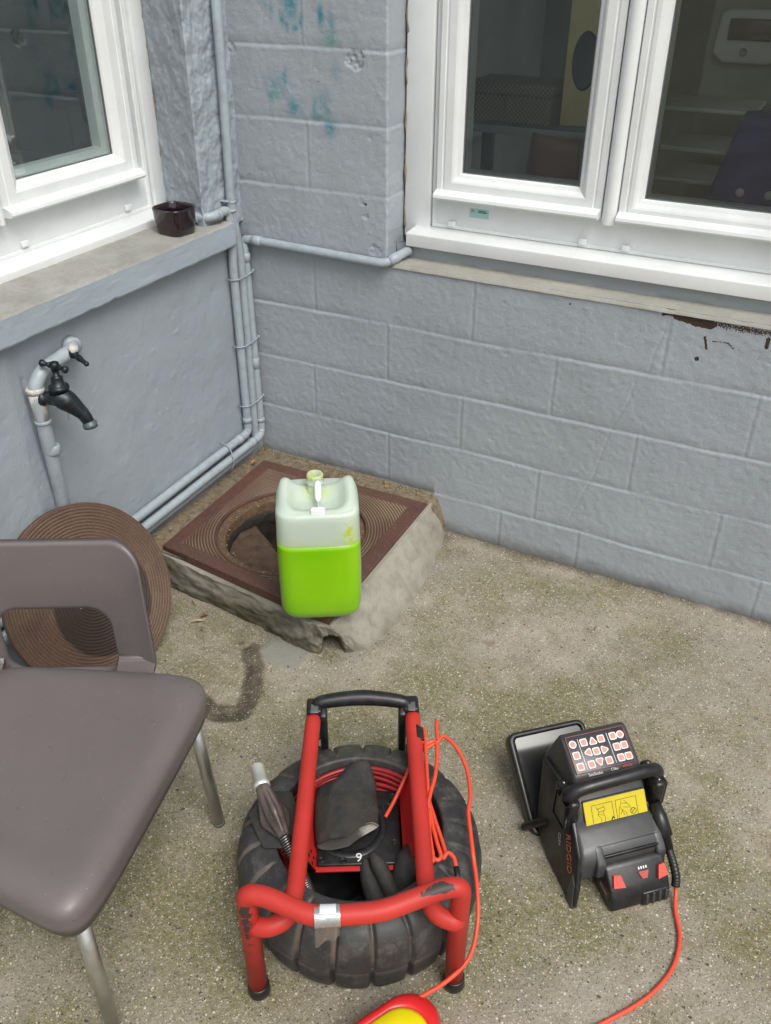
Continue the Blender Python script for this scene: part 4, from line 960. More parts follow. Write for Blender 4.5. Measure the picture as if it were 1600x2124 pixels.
mb = MB(); mb.loft(rings, False); mb.f.append([len(mb.v)-72+j for j in range(72)]); mb.mi.append(0); mb.sm.append(True)
o = mb.build('plastic_body', M_HDPE, jc)
set_attr(o, 'stain', lambda x, y, z: np.clip(1.3*blob(x, y, .0, .150, .042, .030)-.2, 0, 1)*(z > .3)+1.2*blob(x, z, .085, .285, .018, .03)*(y < .06)+.8*blob(x, z, -.02, .262, .05, .010)*(y < .03)+.42*np.clip((.262-z)/.010, 0, 1)*(y < .15))
mb = MB(); nz = .338
mb.lathe([(.030, nz-.02), (.026, nz+.002), (.0225, nz+.008), (.0222, nz+.014), (.0245, nz+.017), (.0245, nz+.021), (.0215, nz+.024), (.0215, nz+.030), (.0232, nz+.033), (.0232, nz+.040), (.0205, nz+.043), (.0180, nz+.042), (.0178, nz+.01), (.0175, nz-.01)], 40, Matrix.Translation((-.004, .158, 0)))
o = mb.build('neck', M_HDPE, jc); set_attr(o, 'stain', lambda x, y, z: np.clip(.9*(z > nz+.030)+.5*(z < nz+.01), 0, 1))
M_HW = simple("white plastic spout part", (.82, .82, .84), .35, var=.02)
mb = MB(); mb.tube(catmull([(.003, .132, .368), (.003, .120, .366), (.003, .095, .352), (.003, .072, .345)], 5), [.005, .0065, .0085, .009, .0095, .0095, .0095, .0095, .0095, .0095, .0095, .0095, .0090, .008, .006, .003], 14)
mb.tube([(.003, .080, .345), (.003, .045, .336), (.003, .03, .348)], .0022, 8)
mb.build('dispensing_spout', M_HW, jc)
mb = MB(); mb.box((-.018, .012, .338), (.022, .030, .3555), .004); mb.build('moulded_lug', M_HW, jc)

# ================================================================ CHAIR
ch = thing('chair', 'taupe moulded plastic chair with open backrest and metal legs cut by the left photo edge', 'chair', (.62, -1.68, 0))
CO = Vector((.62, -1.68, 0))
cRL, cFL, cFR, cRR = Vector((.295, -1.545, 0)), Vector((.56, -1.955, 0)), Vector((.955, -1.948, 0)), Vector((.800, -1.325, 0))
def seat_pt(a, k):
    e = 2/6.5; ca, sa = math.cos(a), math.sin(a); s = k*math.copysign(abs(ca)**e, ca); t = k*math.copysign(abs(sa)**e, sa)
    s = (s+1)/2; t = (t+1)/2
    p = (cFL*(1-t)+cRL*t)*(1-s)+(cFR*(1-t)+cRR*t)*s
    return p
rings = []
for k in (.02, .2, .4, .6, .72, .79, .85, .90, .94, .968, .985, .996, 1.0, 1.0, .995):
    ring = []
    for a in np.linspace(0, 2*math.pi, 120, endpoint=False):
        p = seat_pt(a, k); base = .452-.012*(1-k*k)*1.0
        e = max(0, (k-.72)/.28); roll = .042*(1-math.sqrt(max(0, 1-min(1, e)**2.2)))
        front = max(0, -math.sin(a)) ; z = base-roll*(1+.0*front)
        ring.append(Vector((p.x, p.y, z)))
    rings.append(ring)
for v in rings[-2]: v.z -= .022
for v in rings[-1]: v.z -= .046
rings[-1] = [v+Vector((0, 0, -.012*blobv)) for v, blobv in zip(rings[-1], [max(0, math.cos(a-R(-45)))**8+max(0, math.cos(a-R(45)))**8 for a in np.linspace(0, 2*math.pi, 120, endpoint=False)])]
mb = MB(); mb.loft(rings, False); mb.f.append([j for j in range(120)][::-1]); mb.mi.append(0); mb.sm.append(True)
seat = mb.build('seat', M_CHAIR, ch, CO)
sm = seat.modifiers.new('thickness', 'SOLIDIFY'); sm.thickness = .007; sm.offset = -1 if True else 1
# backrest with a wide opening
Bp0 = Vector((.60, -1.345, 0)); bu = Vector((.875, .484, 0)).normalized(); bn = Vector((-bu.y, bu.x, 0))
def rrect(cx, cz, hx, hz, r, n):
    out = []
    for q in range(4):
        c = ((hx-r), (hz-r)); sx = (1, -1, -1, 1)[q]; sz = (1, 1, -1, -1)[q]
        for j in range(n):
            a = math.pi/2*(q+j/(n-1)); out.append((cx+sx*c[0]+r*math.cos(a), cz+sz*c[1]+r*math.sin(a)))
    return out
outer = rrect(-.19, .545, .218, .192, .062, 14); inner = rrect(-.19, .466, .128, .094, .050, 14)
def bpt(x, z, off):
    w = x+.19; bow = .030*(w/.21)**2; lean = .03*max(0, (z-.62)/.13)**2-.0
    return Bp0+bu*x+bn*(off-bow+lean+.01)+Vector((0, 0, z))
th = [(0.0, -.006, -.002), (.012, -.0115, .0), (.05, -.010, 0), (.5, -.007, 0), (.93, -.009, 0), (.985, -.0075, 0), (1.0, -.002, 0), (1.0, .004, 0), (.97, .009, 0), (.5, .009, 0), (.06, .010, 0), (.012, .0095, 0)]
rings = []
for (f, off, _) in th:
    rings.append([bpt(o_[0]*(1-f)+i_[0]*f, o_[1]*(1-f)+i_[1]*f, off) for o_, i_ in zip(outer, inner)])
rings.append(rings[0])
mb = MB(); mb.loft(rings, False); 
mb.build('backrest', M_CHAIR, ch, CO)
# shoulders joining backrest and seat
for x0 in (-.365, -.015):
    mb = MB(); rings = []
    for k in range(8):
        t = k/7; a = t*math.pi/2; c = bpt(x0, .430-.02*math.sin(a), -.0035-.115*t*t); w = .044; h = .0085
        rings.append([c+bu*(w*math.cos(b))+Vector((0, 0, h*math.sin(b)))*t+bn*(h*math.sin(b))*(1-t) for b in np.linspace(0, 2*math.pi, 20, endpoint=False)])
    mb.loft(rings); mb.build('shoulder', M_CHAIR, ch, CO)
for top, foot in (((.792, -1.428, .402), (.806, -1.408, 0)), ((.900, -1.895, .402), (.925, -1.915, 0)), ((.36, -1.58, .402), (.33, -1.57, 0)), ((.60, -1.92, .402), (.59, -1.935, 0))):
    top = Vector(top); foot = Vector(foot)
    mb = MB(); mb.tube([top, foot+(top-foot)*.03], .0145, 22); lg = mb.build('leg', M_ALU, ch, CO)
    mb = MB(); mb.tube([foot+(top-foot)*.028, foot+(top-foot)*.004, foot+Vector((0, 0, .0005))], [.0152, .0152, .013], 22); mb.build('foot_cap', simple("grey foot cap", (.12, .12, .11), .6) if 'grey foot cap' not in bpy.data.materials else bpy.data.materials['grey foot cap'], lg, CO)
for a, b in (((.900, -1.885, .400), (.60, -1.91, .400)),):
    mb = MB(); mb.tube([a, b], .010, 14); mb.build('crossbar', M_ALU, ch, CO)

# ================================================================ CABLE REEL
reel = thing('inspection_reel', 'red tubular cable reel with black tyre-like drum standing flat on the concrete', 'cable reel', (1.19, -1.387, 0), .513)
NG = 21; PH = -math.pi/2-.06+math.pi/NG
prof = [(.170, .03), (.172, .01), (.182, .003), (.225, .001), (.248, .004), (.262, .018), (.270, .045), (.274, .075), (.2745, .090), (.2735, .0915), (.2745, .093), (.274, .115), (.268, .145), (.258, .168), (.247, .182), (.236, .1905), (.222, .196), (.205, .2005), (.194, .2025), (.188, .2035), (.1845, .202), (.183, .197), (.181, .185), (.179, .15), (.177, .03)]
def groove_w(a, i):
    x = ((a-PH)*NG/(2*math.pi)) % 1.0; x = x-1 if x > .5 else x
    x += .05*math.sin(prof[i][1]*30)
    return math.exp(-(abs(x)/.062)**4), math.exp(-(abs(x)/.16)**2)
def fr(i, a):
    r, z = prof[i]; g, wd = groove_w(a, i); gi = 0
    if r > .26: gi = 1
    elif z > .16 and r > .206: gi = .9
    elif r > .24 and z < .03: gi = .8
    out = Vector((1, 0)) if r > .262 else Vector((.35, 1)).normalized() if z > .17 else Vector((1, 0))
    q = -.0105*g*gi-.0022*wd*gi
    if r > .262 and z > .15: q *= 1
    return (out.x*q, out.y*q)
mb = MB(); mb.lathe(prof, NG*28, None, fr)
ty = mb.build('drum_tyre', M_TYRE, reel)
def gv(x, y, z):
    a = np.arctan2(y, x); k = ((a-PH)*NG/(2*math.pi)) % 1.0; k = np.where(k > .5, k-1, k); r = np.hypot(x, y)
    return np.exp(-(np.abs(k)/.050)**4)*((r > .203) & (z > .08))*np.clip(.85+fbm(x*9+2, y*9, 3, 191), 0, 1)+.9*np.exp(-((z-.092)/.002)**2)*(r > .27)*.35
set_attr(ty, 'groove', gv)
mb = MB(); mb.lathe([(0, .012), (.10, .012), (.175, .016), (.176, .05)], 64); mb.tube([(.0, -.115, .012), (.0, -.115, .062), (.0, -.115, .066)], [.036, .036, .030], 24); 
o = mb.build('drum_floor', M_BLK, reel)
for k, (r_, z) in enumerate([(.168, .032), (.169, .048), (.168, .064), (.169, .080), (.168, .096), (.168, .112), (.167, .128), (.168, .144), (.170, .158), (.171, .171), (.172, .183), (.158, .150), (.156, .136), (.154, .118), (.155, .10), (.154, .082)]):
    MB().tube([((r_+.002*math.sin(3*a+k))*math.cos(a), (r_+.002*math.sin(3*a+k))*math.sin(a), z+.0025*math.sin(2*a+k*1.3)) for a in (np.linspace(0, 2*math.pi, 72, endpoint=False) if z < .13 else np.linspace(R(-14), R(194), 50))], .0060, 8, closed=z < .13).build('coiled_rod', M_COIL, reel)
RT = .0192
def rchip(x, y, z):
    c = .95*blob(x+.215, z-.305, 0, 0, .022, .022)*(y < -.22)+.75*np.exp(-(((x-.165)/.022)**2+((y+.262)/.012)**2+((z-.353)/.009)**2))+.9*np.exp(-(((x-.148)/.014)**2+((y+.262)/.02)**2+((z-.352)/.006)**2))*.8+.7*np.exp(-(((x-.118)/.008)**2+((z-.35)/.006)**2))*(y < -.25)
    c = c+.45*np.exp(-(((x-.05)/.03)**2+((z-.318)/.004)**2))*(y < -.28)+.3*np.exp(-((z-.02)/.015)**2)
    return np.clip(c, 0, 1.2)
cross = fillet([(-.213, -.249, .03), (-.213, -.249, .335), (-.178, -.256, .337), (-.085, -.298, .330), (.040, -.292, .330), (.158, -.252, .337), (.193, -.249, .335), (.191, -.249, .03)], .034, 8)
mb = MB(); mb.tube(cross, RT, 24); o = mb.build('cross_tube', M_RED, reel); set_attr(o, 'chip', rchip)
for sx, x1, x2, xl in ((-1, -.106, -.127, -.212), (1, .134, .132, .192)):
    p = fillet([(x1, .300, .16), (x1, .292, .235), (x1+.0, .262, .252), (x2, -.19, .250), (x2+sx*.012, -.248, .248), (x2+sx*.05, -.262, .242), (xl, -.250, .236)], .035, 7)
    mb = MB(); mb.tube(p, RT-.0006, 24); o = mb.build('side_tube', M_RED, reel); set_attr(o, 'chip', lambda x, y, z: x*0+.12*np.exp(-((y-.25)/.02)**2))
    fx = xl; MB().tube([(fx, -.249, .030), (fx, -.249, .028), (fx, -.249, .004), (fx, -.249, .0)], [.0200, .0222, .0235, .021], 20).build('rubber_foot', M_BLK, reel)
# handle
mb = MB(); pth = catmull([(-.105, .282, .250), (-.100, .292, .268), (-.078, .300, .276), (0.012, .306, .280), (.100, .296, .276), (.124, .288, .268), (.130, .278, .250)], 8)
nn_ = len(pth); rad = [float(np.interp(i/(nn_-1), [0, .12, .2, .28, .5, .72, .8, .88, 1], [.011, .0115, .013, .0165, .0195, .0165, .013, .0115, .011])) for i in range(nn_)]
mb.tube(pth, rad, 20); mb.build('grip', M_BLK, reel)
for xb in (-.103, .131):
    mb = MB(); mb.box((xb-.019, .268, .205), (xb+.019, .316, .2755), .006); br = mb.build('handle_bracket', M_BLK, reel)
    s_x = 1 if xb < 0 else -1
    mb = MB(); mb.prism([(.262, .10), (.262, .262), (.285, .272), (.308, .25), (.315, .12), (.300, .10)], xb+s_x*.012, xb+s_x*.030, lambda p, q, a: Vector((a, p, q)), .005); mb.build('handle_upright', M_BLK, reel)
    mb = MB(); mb.box((xb-.008, .262, .2756), (xb+.010, .290, .2785), .001); mb.build('latch', simple("worn grey latch", (.16, .16, .165), .35, metal=.4) if 'worn grey latch' not in bpy.data.materials else bpy.data.materials['worn grey latch'], br)
    mb = MB(); mb.tube([(xb, .306, .10), (xb, .31, .002)], [.014, .016], 14); mb.build('rear_leg', M_BLK, reel)
# red side plates and black centre plate
for sx in (-1, 1):
    xo, xi = (-.128, -.097) if sx < 0 else (.131, .096)
    pl = [(-.072, .1), (.158 if sx < 0 else .150, .1)]
    mb = MB(); A = [(xi, -.070, .145), (xi, .128, .145), (xo, .165, .236), (xo, -.085, .236)]
    if sx > 0: A = [(xi, -.035, .145), (xi, .118, .145), (xo, .165, .236), (xo, -.085, .236), (xi+.012, -.068, .165)]
    n_ = Vector(A[1])-Vector(A[0]); m_ = Vector(A[2])-Vector(A[1]); nn2 = n_.cross(m_).normalized()*.0025
    B_ = [Vector(a)+nn2 for a in A]; k = len(A)
    mb.add([Vector(a) for a in A]+B_, [tuple(range(k)), tuple(range(2*k-1, k-1, -1))]+[(i, (i+1) % k, k+(i+1) % k, k+i) for i in range(k)])
    o = mb.build('side_plate', M_REDP, reel)
    if sx < 0:
        for (yy, zz) in ((-.045, .175), (-.062, .185), (-.052, .160), (-.068, .166)):
            mb = MB(); xx = -.097-(zz-.145)/.091*.031+.003; mb.lathe([(0, .001), (.0035, .001), (.0045, 0)], 12, Matrix.Translation((xx, yy, zz)) @ Matrix.Rotation(R(70), 4, 'Y')); mb.build('bolt', M_BLK, o)
mb = MB(); mb.box((-.095, -.075, .140), (.090, .135, .1445), .001); o = mb.build('backing_plate', M_REDP, reel)
mb = MB(); mb.box((-.093, -.066, .1448), (.092, .130, .153), .004); cp = mb.build('centre_plate', M_BLK, reel)
mb = MB(); mb.lathe([(.085, .1532), (.083, .1552), (.070, .1552), (.066, .1532)], 56, Matrix.Translation((-.02, .035, 0))); mb.build('hub_ring', M_BLK, cp)
for (x, y) in ((-.082, -.052), (-.035, -.056), (.078, -.012), (.080, .112), (.070, .085), (.042, -.056)):
    mb = MB(); mb.lathe([(0, .1545), (.0045, .1545), (.006, .1558), (.0075, .1558), (.008, .1532)], 16, Matrix.Translation((x, y, 0))); mb.build('bolt', M_BLK, cp)
text_mb("9", .030, frame((-.001, -.052, .1562), (1, 0, 0), (0, 1, 0))).build('number', M_WHITE, cp)
# silver tape with white label, loose film
mb = MB(); mb.tube([(-.083, -.2978, .3302), (-.060, -.2972, .3300), (-.036, -.2958, .3300)], RT+.0011, 24, False); tp = mb.build('tape', M_TAPE, reel)
mb = MB(); pr = []
for k in range(9):
    a = R(68+k*8.5); pr.append((a))
for i, xx in enumerate((-.074, -.046)): pass
vs = []
for a in pr:
    for xx in (-.073, -.043): vs.append((xx, -.297-math.cos(a)*(RT+.0022), .3300+math.sin(a)*(RT+.0022)))
mb.add(vs, [(2*i, 2*i+1, 2*i+3, 2*i+2) for i in range(8)]); mb.build('paper_label', simple("white paper", (.72, .76, .80), .6), tp)
mb = MB(); vs = []
for i in range(9):
    for j in range(5):
        u_, v_ = i/8, j/4; d_ = v_*(.045-.034*u_**1.3); vs.append((-.083+u_*.046, -.310-.010*v_+.004*math.sin(u_*9+v_*4), .318-d_))
mb.add(vs, [(i*5+j, i*5+j+1, (i+1)*5+j+1, (i+1)*5+j) for i in range(8) for j in range(4)], True); mb.build('loose_film', M_FILM, tp)

# camera head with spring lying across the tyre
hd = thing('camera_head', 'smoked finned guide with bright steel tip and spring lying across the tyre', 'camera head', (1.19, -1.387, 0), .513)
p0, p1, p2, p3 = Vector((-.228, .118, .262)), Vector((-.212, .066, .252)), Vector((-.160, -.040, .222)), Vector((-.098, -.150, .150))
ax_ = (p1-p0).normalized()
MB().tube([p0-ax_*.002, p0, p0+ax_*.002, p1-ax_*.012, p1-ax_*.011, p1], [.008, .0145, .0160, .0160, .0180, .0180], 24).build('steel_tip', simple('brushed bright metal', (.80, .80, .78), .38, metal=.6, var=.05), hd)
mb = MB(); d_ = (p2-p1); L_ = d_.length; d_.normalize(); q_ = d_.orthogonal().normalized(); w_ = d_.cross(q_); rings = []
for k in range(17):
    t = k/16; rb = np.interp(t, [0, .12, .5, .62, 1], [.018, .021, .038, .039, .013]); rv = np.interp(t, [0, .12, .5, .62, 1], [.016, .017, .021, .021, .012])
    rings.append([p1+d_*(L_*t)+(q_*math.cos(a)+w_*math.sin(a))*float(rv+(rb-rv)*max(0, math.cos(3*a+.5))**3.0) for a in np.linspace(0, 2*math.pi, 72, endpoint=False)])
mb.loft(rings); mb.build('finned_guide', M_SMOKE, hd)
for a in (.6, 1.5):
    mb = MB(); s0 = p1+d_*.05+(q_*math.cos(a)+w_*math.sin(a))*.024; mb.tube([s0, s0+d_*.012, s0+d_*.022], [.002, .004, .0025], 8); mb.build('white_scuff' if a < 1 else 'white_scuff', M_LINING, hd)
mb = MB(); hx = []
path = catmull([p2, p2.lerp(p3, .5)+Vector((.004, -.004, -.004)), p3], 60)
for i in range(len(path)*8-8):
    t = i/8; k = int(t); f = t-k; c = path[k].lerp(path[k+1], f); tg = (path[k+1]-path[k]).normalized(); a1 = tg.orthogonal().normalized(); a2 = tg.cross(a1)
    ph = i/8*2*math.pi*.26; hx.append(c+(a1*math.cos(ph)+a2*math.sin(ph))*.0118)
mb.tube(hx, .0020, 5); mb.build('spring', M_STEEL, hd)
MB().tube([p2, path[60], p3, p3+Vector((.01, -.01, -.04))], .0066, 10).build('spring_core', M_BLK, hd)
mb = MB(); mb.prism([(-.245, .030), (-.205, -.055), (-.150, -.062), (-.125, .010), (-.150, .085), (-.19, .095)], .2055, .211, lambda p, q, a: Vector((p, q, a+.006*math.sin(p*40))), .002); mb.build('rubber_flap', M_GLOVE, hd)

# gloves
gl = thing('glove', 'worn black glove cuff with pale lining folded over the centre of the reel', 'glove', (1.19, -1.387, 0), .513)
secs = [((.004, .205, .188), .010, .008), ((.004, .188, .190), .020, .012), ((.002, .168, .188), .030, .014), ((-.008, .142, .186), .044, .014), ((-.026, .118, .183), .069, .013), ((-.030, .08, .184), .071, .015), ((-.028, .04, .185), .072, .017), ((-.027, .0, .186), .072, .018), ((-.026, -.030, .186), .070, .019), ((-.024, -.048, .186), .068, .019)]
rings = []
for i, (c, hw, hh) in enumerate(secs):
    c = Vector(c)+Vector((0, .020 if i > 5 else .004, -.004)); t = i/(len(secs)-1); sk = .30*t*t
    ring = []
    for a in np.linspace(0, 2*math.pi, 48, endpoint=False):
        e = .75; x = hw*math.copysign(abs(math.cos(a))**e, math.cos(a)); zz = hh*math.copysign(abs(math.sin(a))**e, math.sin(a))
        wr = .0028*math.sin(x*90+c.y*60)+.002*math.sin(x*210-c.y*130)
        ring.append(c+Vector((x, x*.0+max(0, x)*sk*2.2+.006*math.sin(x*40)*t, max(zz, -.018)+wr*(zz > 0)-.010*(abs(x)/.072)**2)))
    rings.append(ring)
for q in range(3): rings.append([c_+(v-c_)*k for v, c_, k in ((v, sum(rings[-1-0 if q == 0 else -1], Vector())/48, (.90, .84, .80)[q]) for v in rings[9])])
mb = MB(); mb.loft(rings[:10], False); mb.f.append([j for j in range(48)][::-1]); mb.mi.append(0); mb.sm.append(True); g1 = mb.build('cuff', M_GLOVE, gl)
cc = sum(rings[9], Vector())/48
inn = [[cc+(v-cc)*k+Vector((0, dy, 0)) for v in rings[9]] for k, dy in ((1.0, -.0005), (.95, -.001), (.90, .004), (.82, .012), (.1, .014))]
mb = MB(); mb.loft(inn, False); mb.build('lining', M_LINING2, g1)
gl2 = thing('glove', 'crumpled black glove fingers tucked into the reel drum beside the red plate', 'glove', (1.19, -1.387, 0), .513)
def finger(pts, rad): return MB().tube(catmull(pts, 6), [float(np.interp(i/(len(pts)*6-6), np.linspace(0, 1, len(rad)), rad)) for i in range(len(pts)*6-5)], 16)
mbp = finger([(.112, -.020, .150), (.108, -.055, .150), (.100, -.09, .128), (.098, -.12, .10)], [.010, .030, .033, .022]); pal = mbp.build('palm', M_GLOVE, gl2)
finger([(.028, -.050, .166), (.040, -.072, .160), (.062, -.105, .130), (.085, -.145, .10)], [.008, .017, .019, .015]).build('finger', M_GLOVE, gl2)
finger([(.012, -.052, .150), (.018, -.085, .135), (.034, -.120, .110), (.055, -.15, .085)], [.009, .018, .022, .018]).build('finger', M_GLOVE, gl2)

# orange cable looped over the reel
def toreel(l):
    c, s = math.cos(.513), math.sin(.513); return Vector((1.19+l[0]*c-l[1]*s, -1.387+l[0]*s+l[1]*c, l[2]))
RC = .0046
hk = thing('cable_loops', 'orange-red cable looped beside the right reel tube and running off down the right', 'cable', tuple(toreel((.17, .2, .24))))
HO = hk.location
def cab(name, pts, r=RC, k=7): return MB().tube(catmull([toreel(p) for p in pts], k), r, 10).build(name, M_CABLE, hk, HO)
cab('cable_strand', [(.150, .245, .236), (.160, .234, .240), (.160, .195, .240), (.157, .10, .238), (.155, .0, .237), (.150, -.05, .236), (.150, -.10, .234), (.160, -.117, .232), (.170, -.108, .232), (.165, -.08, .234), (.158, -.03, .236), (.155, .02, .238)])
cab('cable_strand', [(.145, .182, .228), (.165, .193, .238), (.182, .196, .240), (.186, .170, .240), (.176, .10, .240), (.160, .045, .241), (.144, -.02, .240), (.141, -.07, .238), (.143, -.11, .236), (.150, -.122, .234), (.153, -.11, .236), (.150, -.06, .240), (.150, .0, .246)])
cab('cable_strand', [(.150, .10, .226), (.155, .05, .226), (.165, -.01, .226), (.180, -.09, .226), (.175, -.112, .230), (.184, -.102, .234), (.196, -.112, .232), (.1995, -.135, .228)])
cab('cable_strand', [(.140, .175, .222), (.165, .186, .232), (.190, .196, .240), (.205, .212, .240), (.232, .180, .236), (.250, .130, .225), (.252, .06, .222), (.242, .01, .219), (.240, -.05, .219), (.240, -.10, .212), (.247, -.135, .155), (.244, -.185, .110), (.220, -.246, .088), (.165, -.292, .082), (.100, -.328, .086), (.075, -.345, .088)])
cab('cable_strand', [(.193, .262, .240), (.190, .235, .241), (.190, .200, .241)])
cab('cable_strand', [(.132, .165, .226), (.110, .128, .200), (.082, .085, .170), (.060, .05, .158)])
cab('cable_strand', [(.150, .175, .222), (.146, .15, .22), (.143, .10, .215)])
MB().tube([toreel(p) for p in ((.1995, -.133, .229), (.2005, -.150, .225), (.200, -.178, .212))], .0062, 12).build('cable_sleeve', M_BLK, hk, HO)
mb = MB(); mb.box((-.011, -.020, -.003), (.011, .020, .003), .002); o = mb.build('velcro_patch', M_BLK, reel); o.location = (.147, .205, .262); o.rotation_euler = (0, R(42), 0)

# ================================================================ MONITOR UNIT
mon = thing('monitor_unit', 'dark grey portable monitor with keypad, carry handle, yellow label and battery on the concrete', 'monitor', (1.836, -1.10, 0), .75)
U0, U1 = -.168, -.004
fm = lambda v, z, u: Vector((u-(.20*max(0, .215-z) if u < -.1 else 0), v, z))
mb = MB(); mb.prism([(.085, .035), (.072, .095), (.108, .135), (.128, .140), (.150, .180), (.172, .202), (.198, .236), (.276, .276), (.292, .274), (.326, .185), (.322, .150), (.25, .045), (.20, .020)], U0-.004, U1, fm, .010); mb.build('casing', M_GRY, mon)
# lower block with step over the battery and tapering left skirt
mb = MB(); mb.prism([(.060, .050), (.058, .108), (.075, .128), (.118, .150), (.20, .17), (.20, .04), (.10, .03)], U0-.014, U1+.004, fm, .010); mb.build('lower_casing', M_GRY, mon)
mb = MB(); mb.prism([(.030, .002), (.040, .045), (.075, .118), (.20, .20), (.312, .185), (.245, .028), (.150, .002)], U0-.018, U0-.004, fm, .005); sk = mb.build('side_panel', M_BLK, mon)
mb = MB(); mb.prism([(.030, .0), (.060, .0), (.070, .07), (.050, .055)], U0-.020, U0-.004, fm, .002); mb.build('spike_foot', M_GRY, mon)
pn = frame((U0-.0305, .128, .088), (0, -.80, -.60), (0, -.60, .80))
pn = frame((-.2118, .105, .095), (-.156, -.62, -.78), (.124, -.78, .62))
mbt = text_mb("RIDGID", .026, pn, .0003); mbt.build('lettering', simple("orange print", (.40, .10, .06), .5), sk)
pn2 = frame((-.2128, .150, .090), (-.156, -.62, -.78), (.124, -.78, .62))
text_mb("CS6x", .014, pn2, .0003).build('lettering', simple("grey print", (.30, .28, .27), .5), sk)
mb = MB(); mb.box((-.150, .060, .108), (-.012, .066, .118), .002); mb.build('battery_rail', M_BLK, mon)
mb = MB(); mb.box((-.160, .079, .128), (-.008, .083, .1305), .001); mb.build('seam', M_BLK, mon)
for x_ in (-.156, -.008):
    mb = MB(); mb.prism([(.045, .065), (.048, .104), (.075, .128), (.12, .150), (.12, .08)], x_-.012, x_+.012, lambda v, z, u: Vector((u, v, z)), .006); mb.build('corner_bumper', M_GRY, mon)
# keypad
kn = Vector((0, .078, .040)).normalized()
KF = frame((-.090, .237, .2583), (1, 0, 0), kn)      # x right, y up the slope, z out
def kp(a, b, h=0.0): return (a*.150-.075, .044-b*.088, h)
mb = MB(); mb.box((-.075, -.044, -.001), (.075, .044, .0012), .0008, KF); kpd = mb.build('keypad', M_PANEL, mon)
mb = MB()
def line(mb, p, q, w, h=.0016, M=KF):
    p = Vector((p[0], p[1], h)); q = Vector((q[0], q[1], h)); d = (q-p).normalized(); n = Vector((-d.y, d.x, 0))*w/2
    vs = [p-n, q-n, q+n, p+n]; vs += [v-Vector((0, 0, .0006)) for v in vs]; mb.add([M @ v for v in vs], [(0, 1, 2, 3), (7, 6, 5, 4), (0, 4, 5, 1), (1, 5, 6, 2), (2, 6, 7, 3), (3, 7, 4, 0)])
for p, q in (((.0, .02), (1, .02)), ((1, .02), (1, .98)), ((1, .98), (0, .98)), ((0, .98), (0, .02))):
    a_ = kp(.012+p[0]*.976, p[1]); b_ = kp(.012+q[0]*.976, q[1]); line(mb, a_, b_, .0011)
mb.build('keypad_border', simple("dull red print", (.30, .07, .06), .5), kpd)
mb = MB(); line(mb, kp(.195, .12), kp(.195, .92), .0011); line(mb, kp(.685, .12), kp(.685, .92), .0011); mb.build('divider', M_WHITE, kpd)
KEYS = [(185, 555, 'c'), (253, 757, 's'), (323, 957, 's'), (412, 510, 's'), (605, 488, 'u'), (775, 432, 's'), (505, 690, 'l'), (665, 665, 's'), (830, 635, 'r'), (552, 908, 's'), (722, 845, 'd'), (918, 828, 's'), (1025, 378, 's'), (1180, 345, 'c'), (1095, 575, 's'), (1250, 538, 's'), (1168, 772, 's'), (1328, 738, 's')]
def keyshape(kind, r):
    if kind == 'c': return [(r*math.cos(a), r*math.sin(a)) for a in np.linspace(0, 2*math.pi, 20, endpoint=False)]
    if kind == 's': return rrect(0, 0, r*.95, r*.95, r*.35, 5)
    ang0 = {'u': 90, 'd': -90, 'l': 180, 'r': 0}[kind]; out = []
    for k in range(3):
        a0 = R(ang0+120*k); c = (r*.72*math.cos(a0), r*.72*math.sin(a0))
        for j in (-50, -25, 0, 25, 50): out.append((c[0]+r*.42*math.cos(a0+R(j)), c[1]+r*.42*math.sin(a0+R(j))))
    return out
def plate(mb, poly, h0, h1, cx, cy, M=KF):
    n = len(poly); vs = [M @ Vector((cx+x, cy+y, h1)) for x, y in poly]+[M @ Vector((cx+x, cy+y, h0)) for x, y in poly]
    mb.add(vs, [tuple(range(n))]+[(i, n+i, n+(i+1) % n, (i+1) % n) for i in range(n)])
for px, py, kd in KEYS:
    dx, dy = px-30, py-420; a = (dx-.3235*dy)/1294.1; b = (dy+260*a)/680; x, y, _ = kp(.01+.98*a, b)
    mb = MB(); plate(mb, keyshape(kd, .0092), .0012, .0022, x, y); kk = mb.build('key', M_KEYW, kpd)
    mb = MB(); plate(mb, keyshape(kd, .0066), .0022, .0027, x, y); kk.data.materials.append(M_KEYR); join_into(kk, mb)
text_mb("SeeSnake", .0095, frame(KF @ Vector((-.030, -.0505, .0006)), KF.to_3x3() @ Vector((1, 0, 0)), KF.to_3x3() @ Vector((0, 1, 0))), .0003).build('lettering', M_WHITE, mon)
text_mb("CS6x", .0085, frame(KF @ Vector((.018, -.0495, .0006)), KF.to_3x3() @ Vector((1, 0, 0)), KF.to_3x3() @ Vector((0, 1, 0))), .0003).build('lettering', M_WHITE, mon)
text_mb("VERSA", .0085, frame(KF @ Vector((.050, -.0485, .0006)), KF.to_3x3() @ Vector((1, 0, 0)), KF.to_3x3() @ Vector((0, 1, 0))), .0003).build('lettering', simple("red print", (.55, .08, .06), .5), mon)
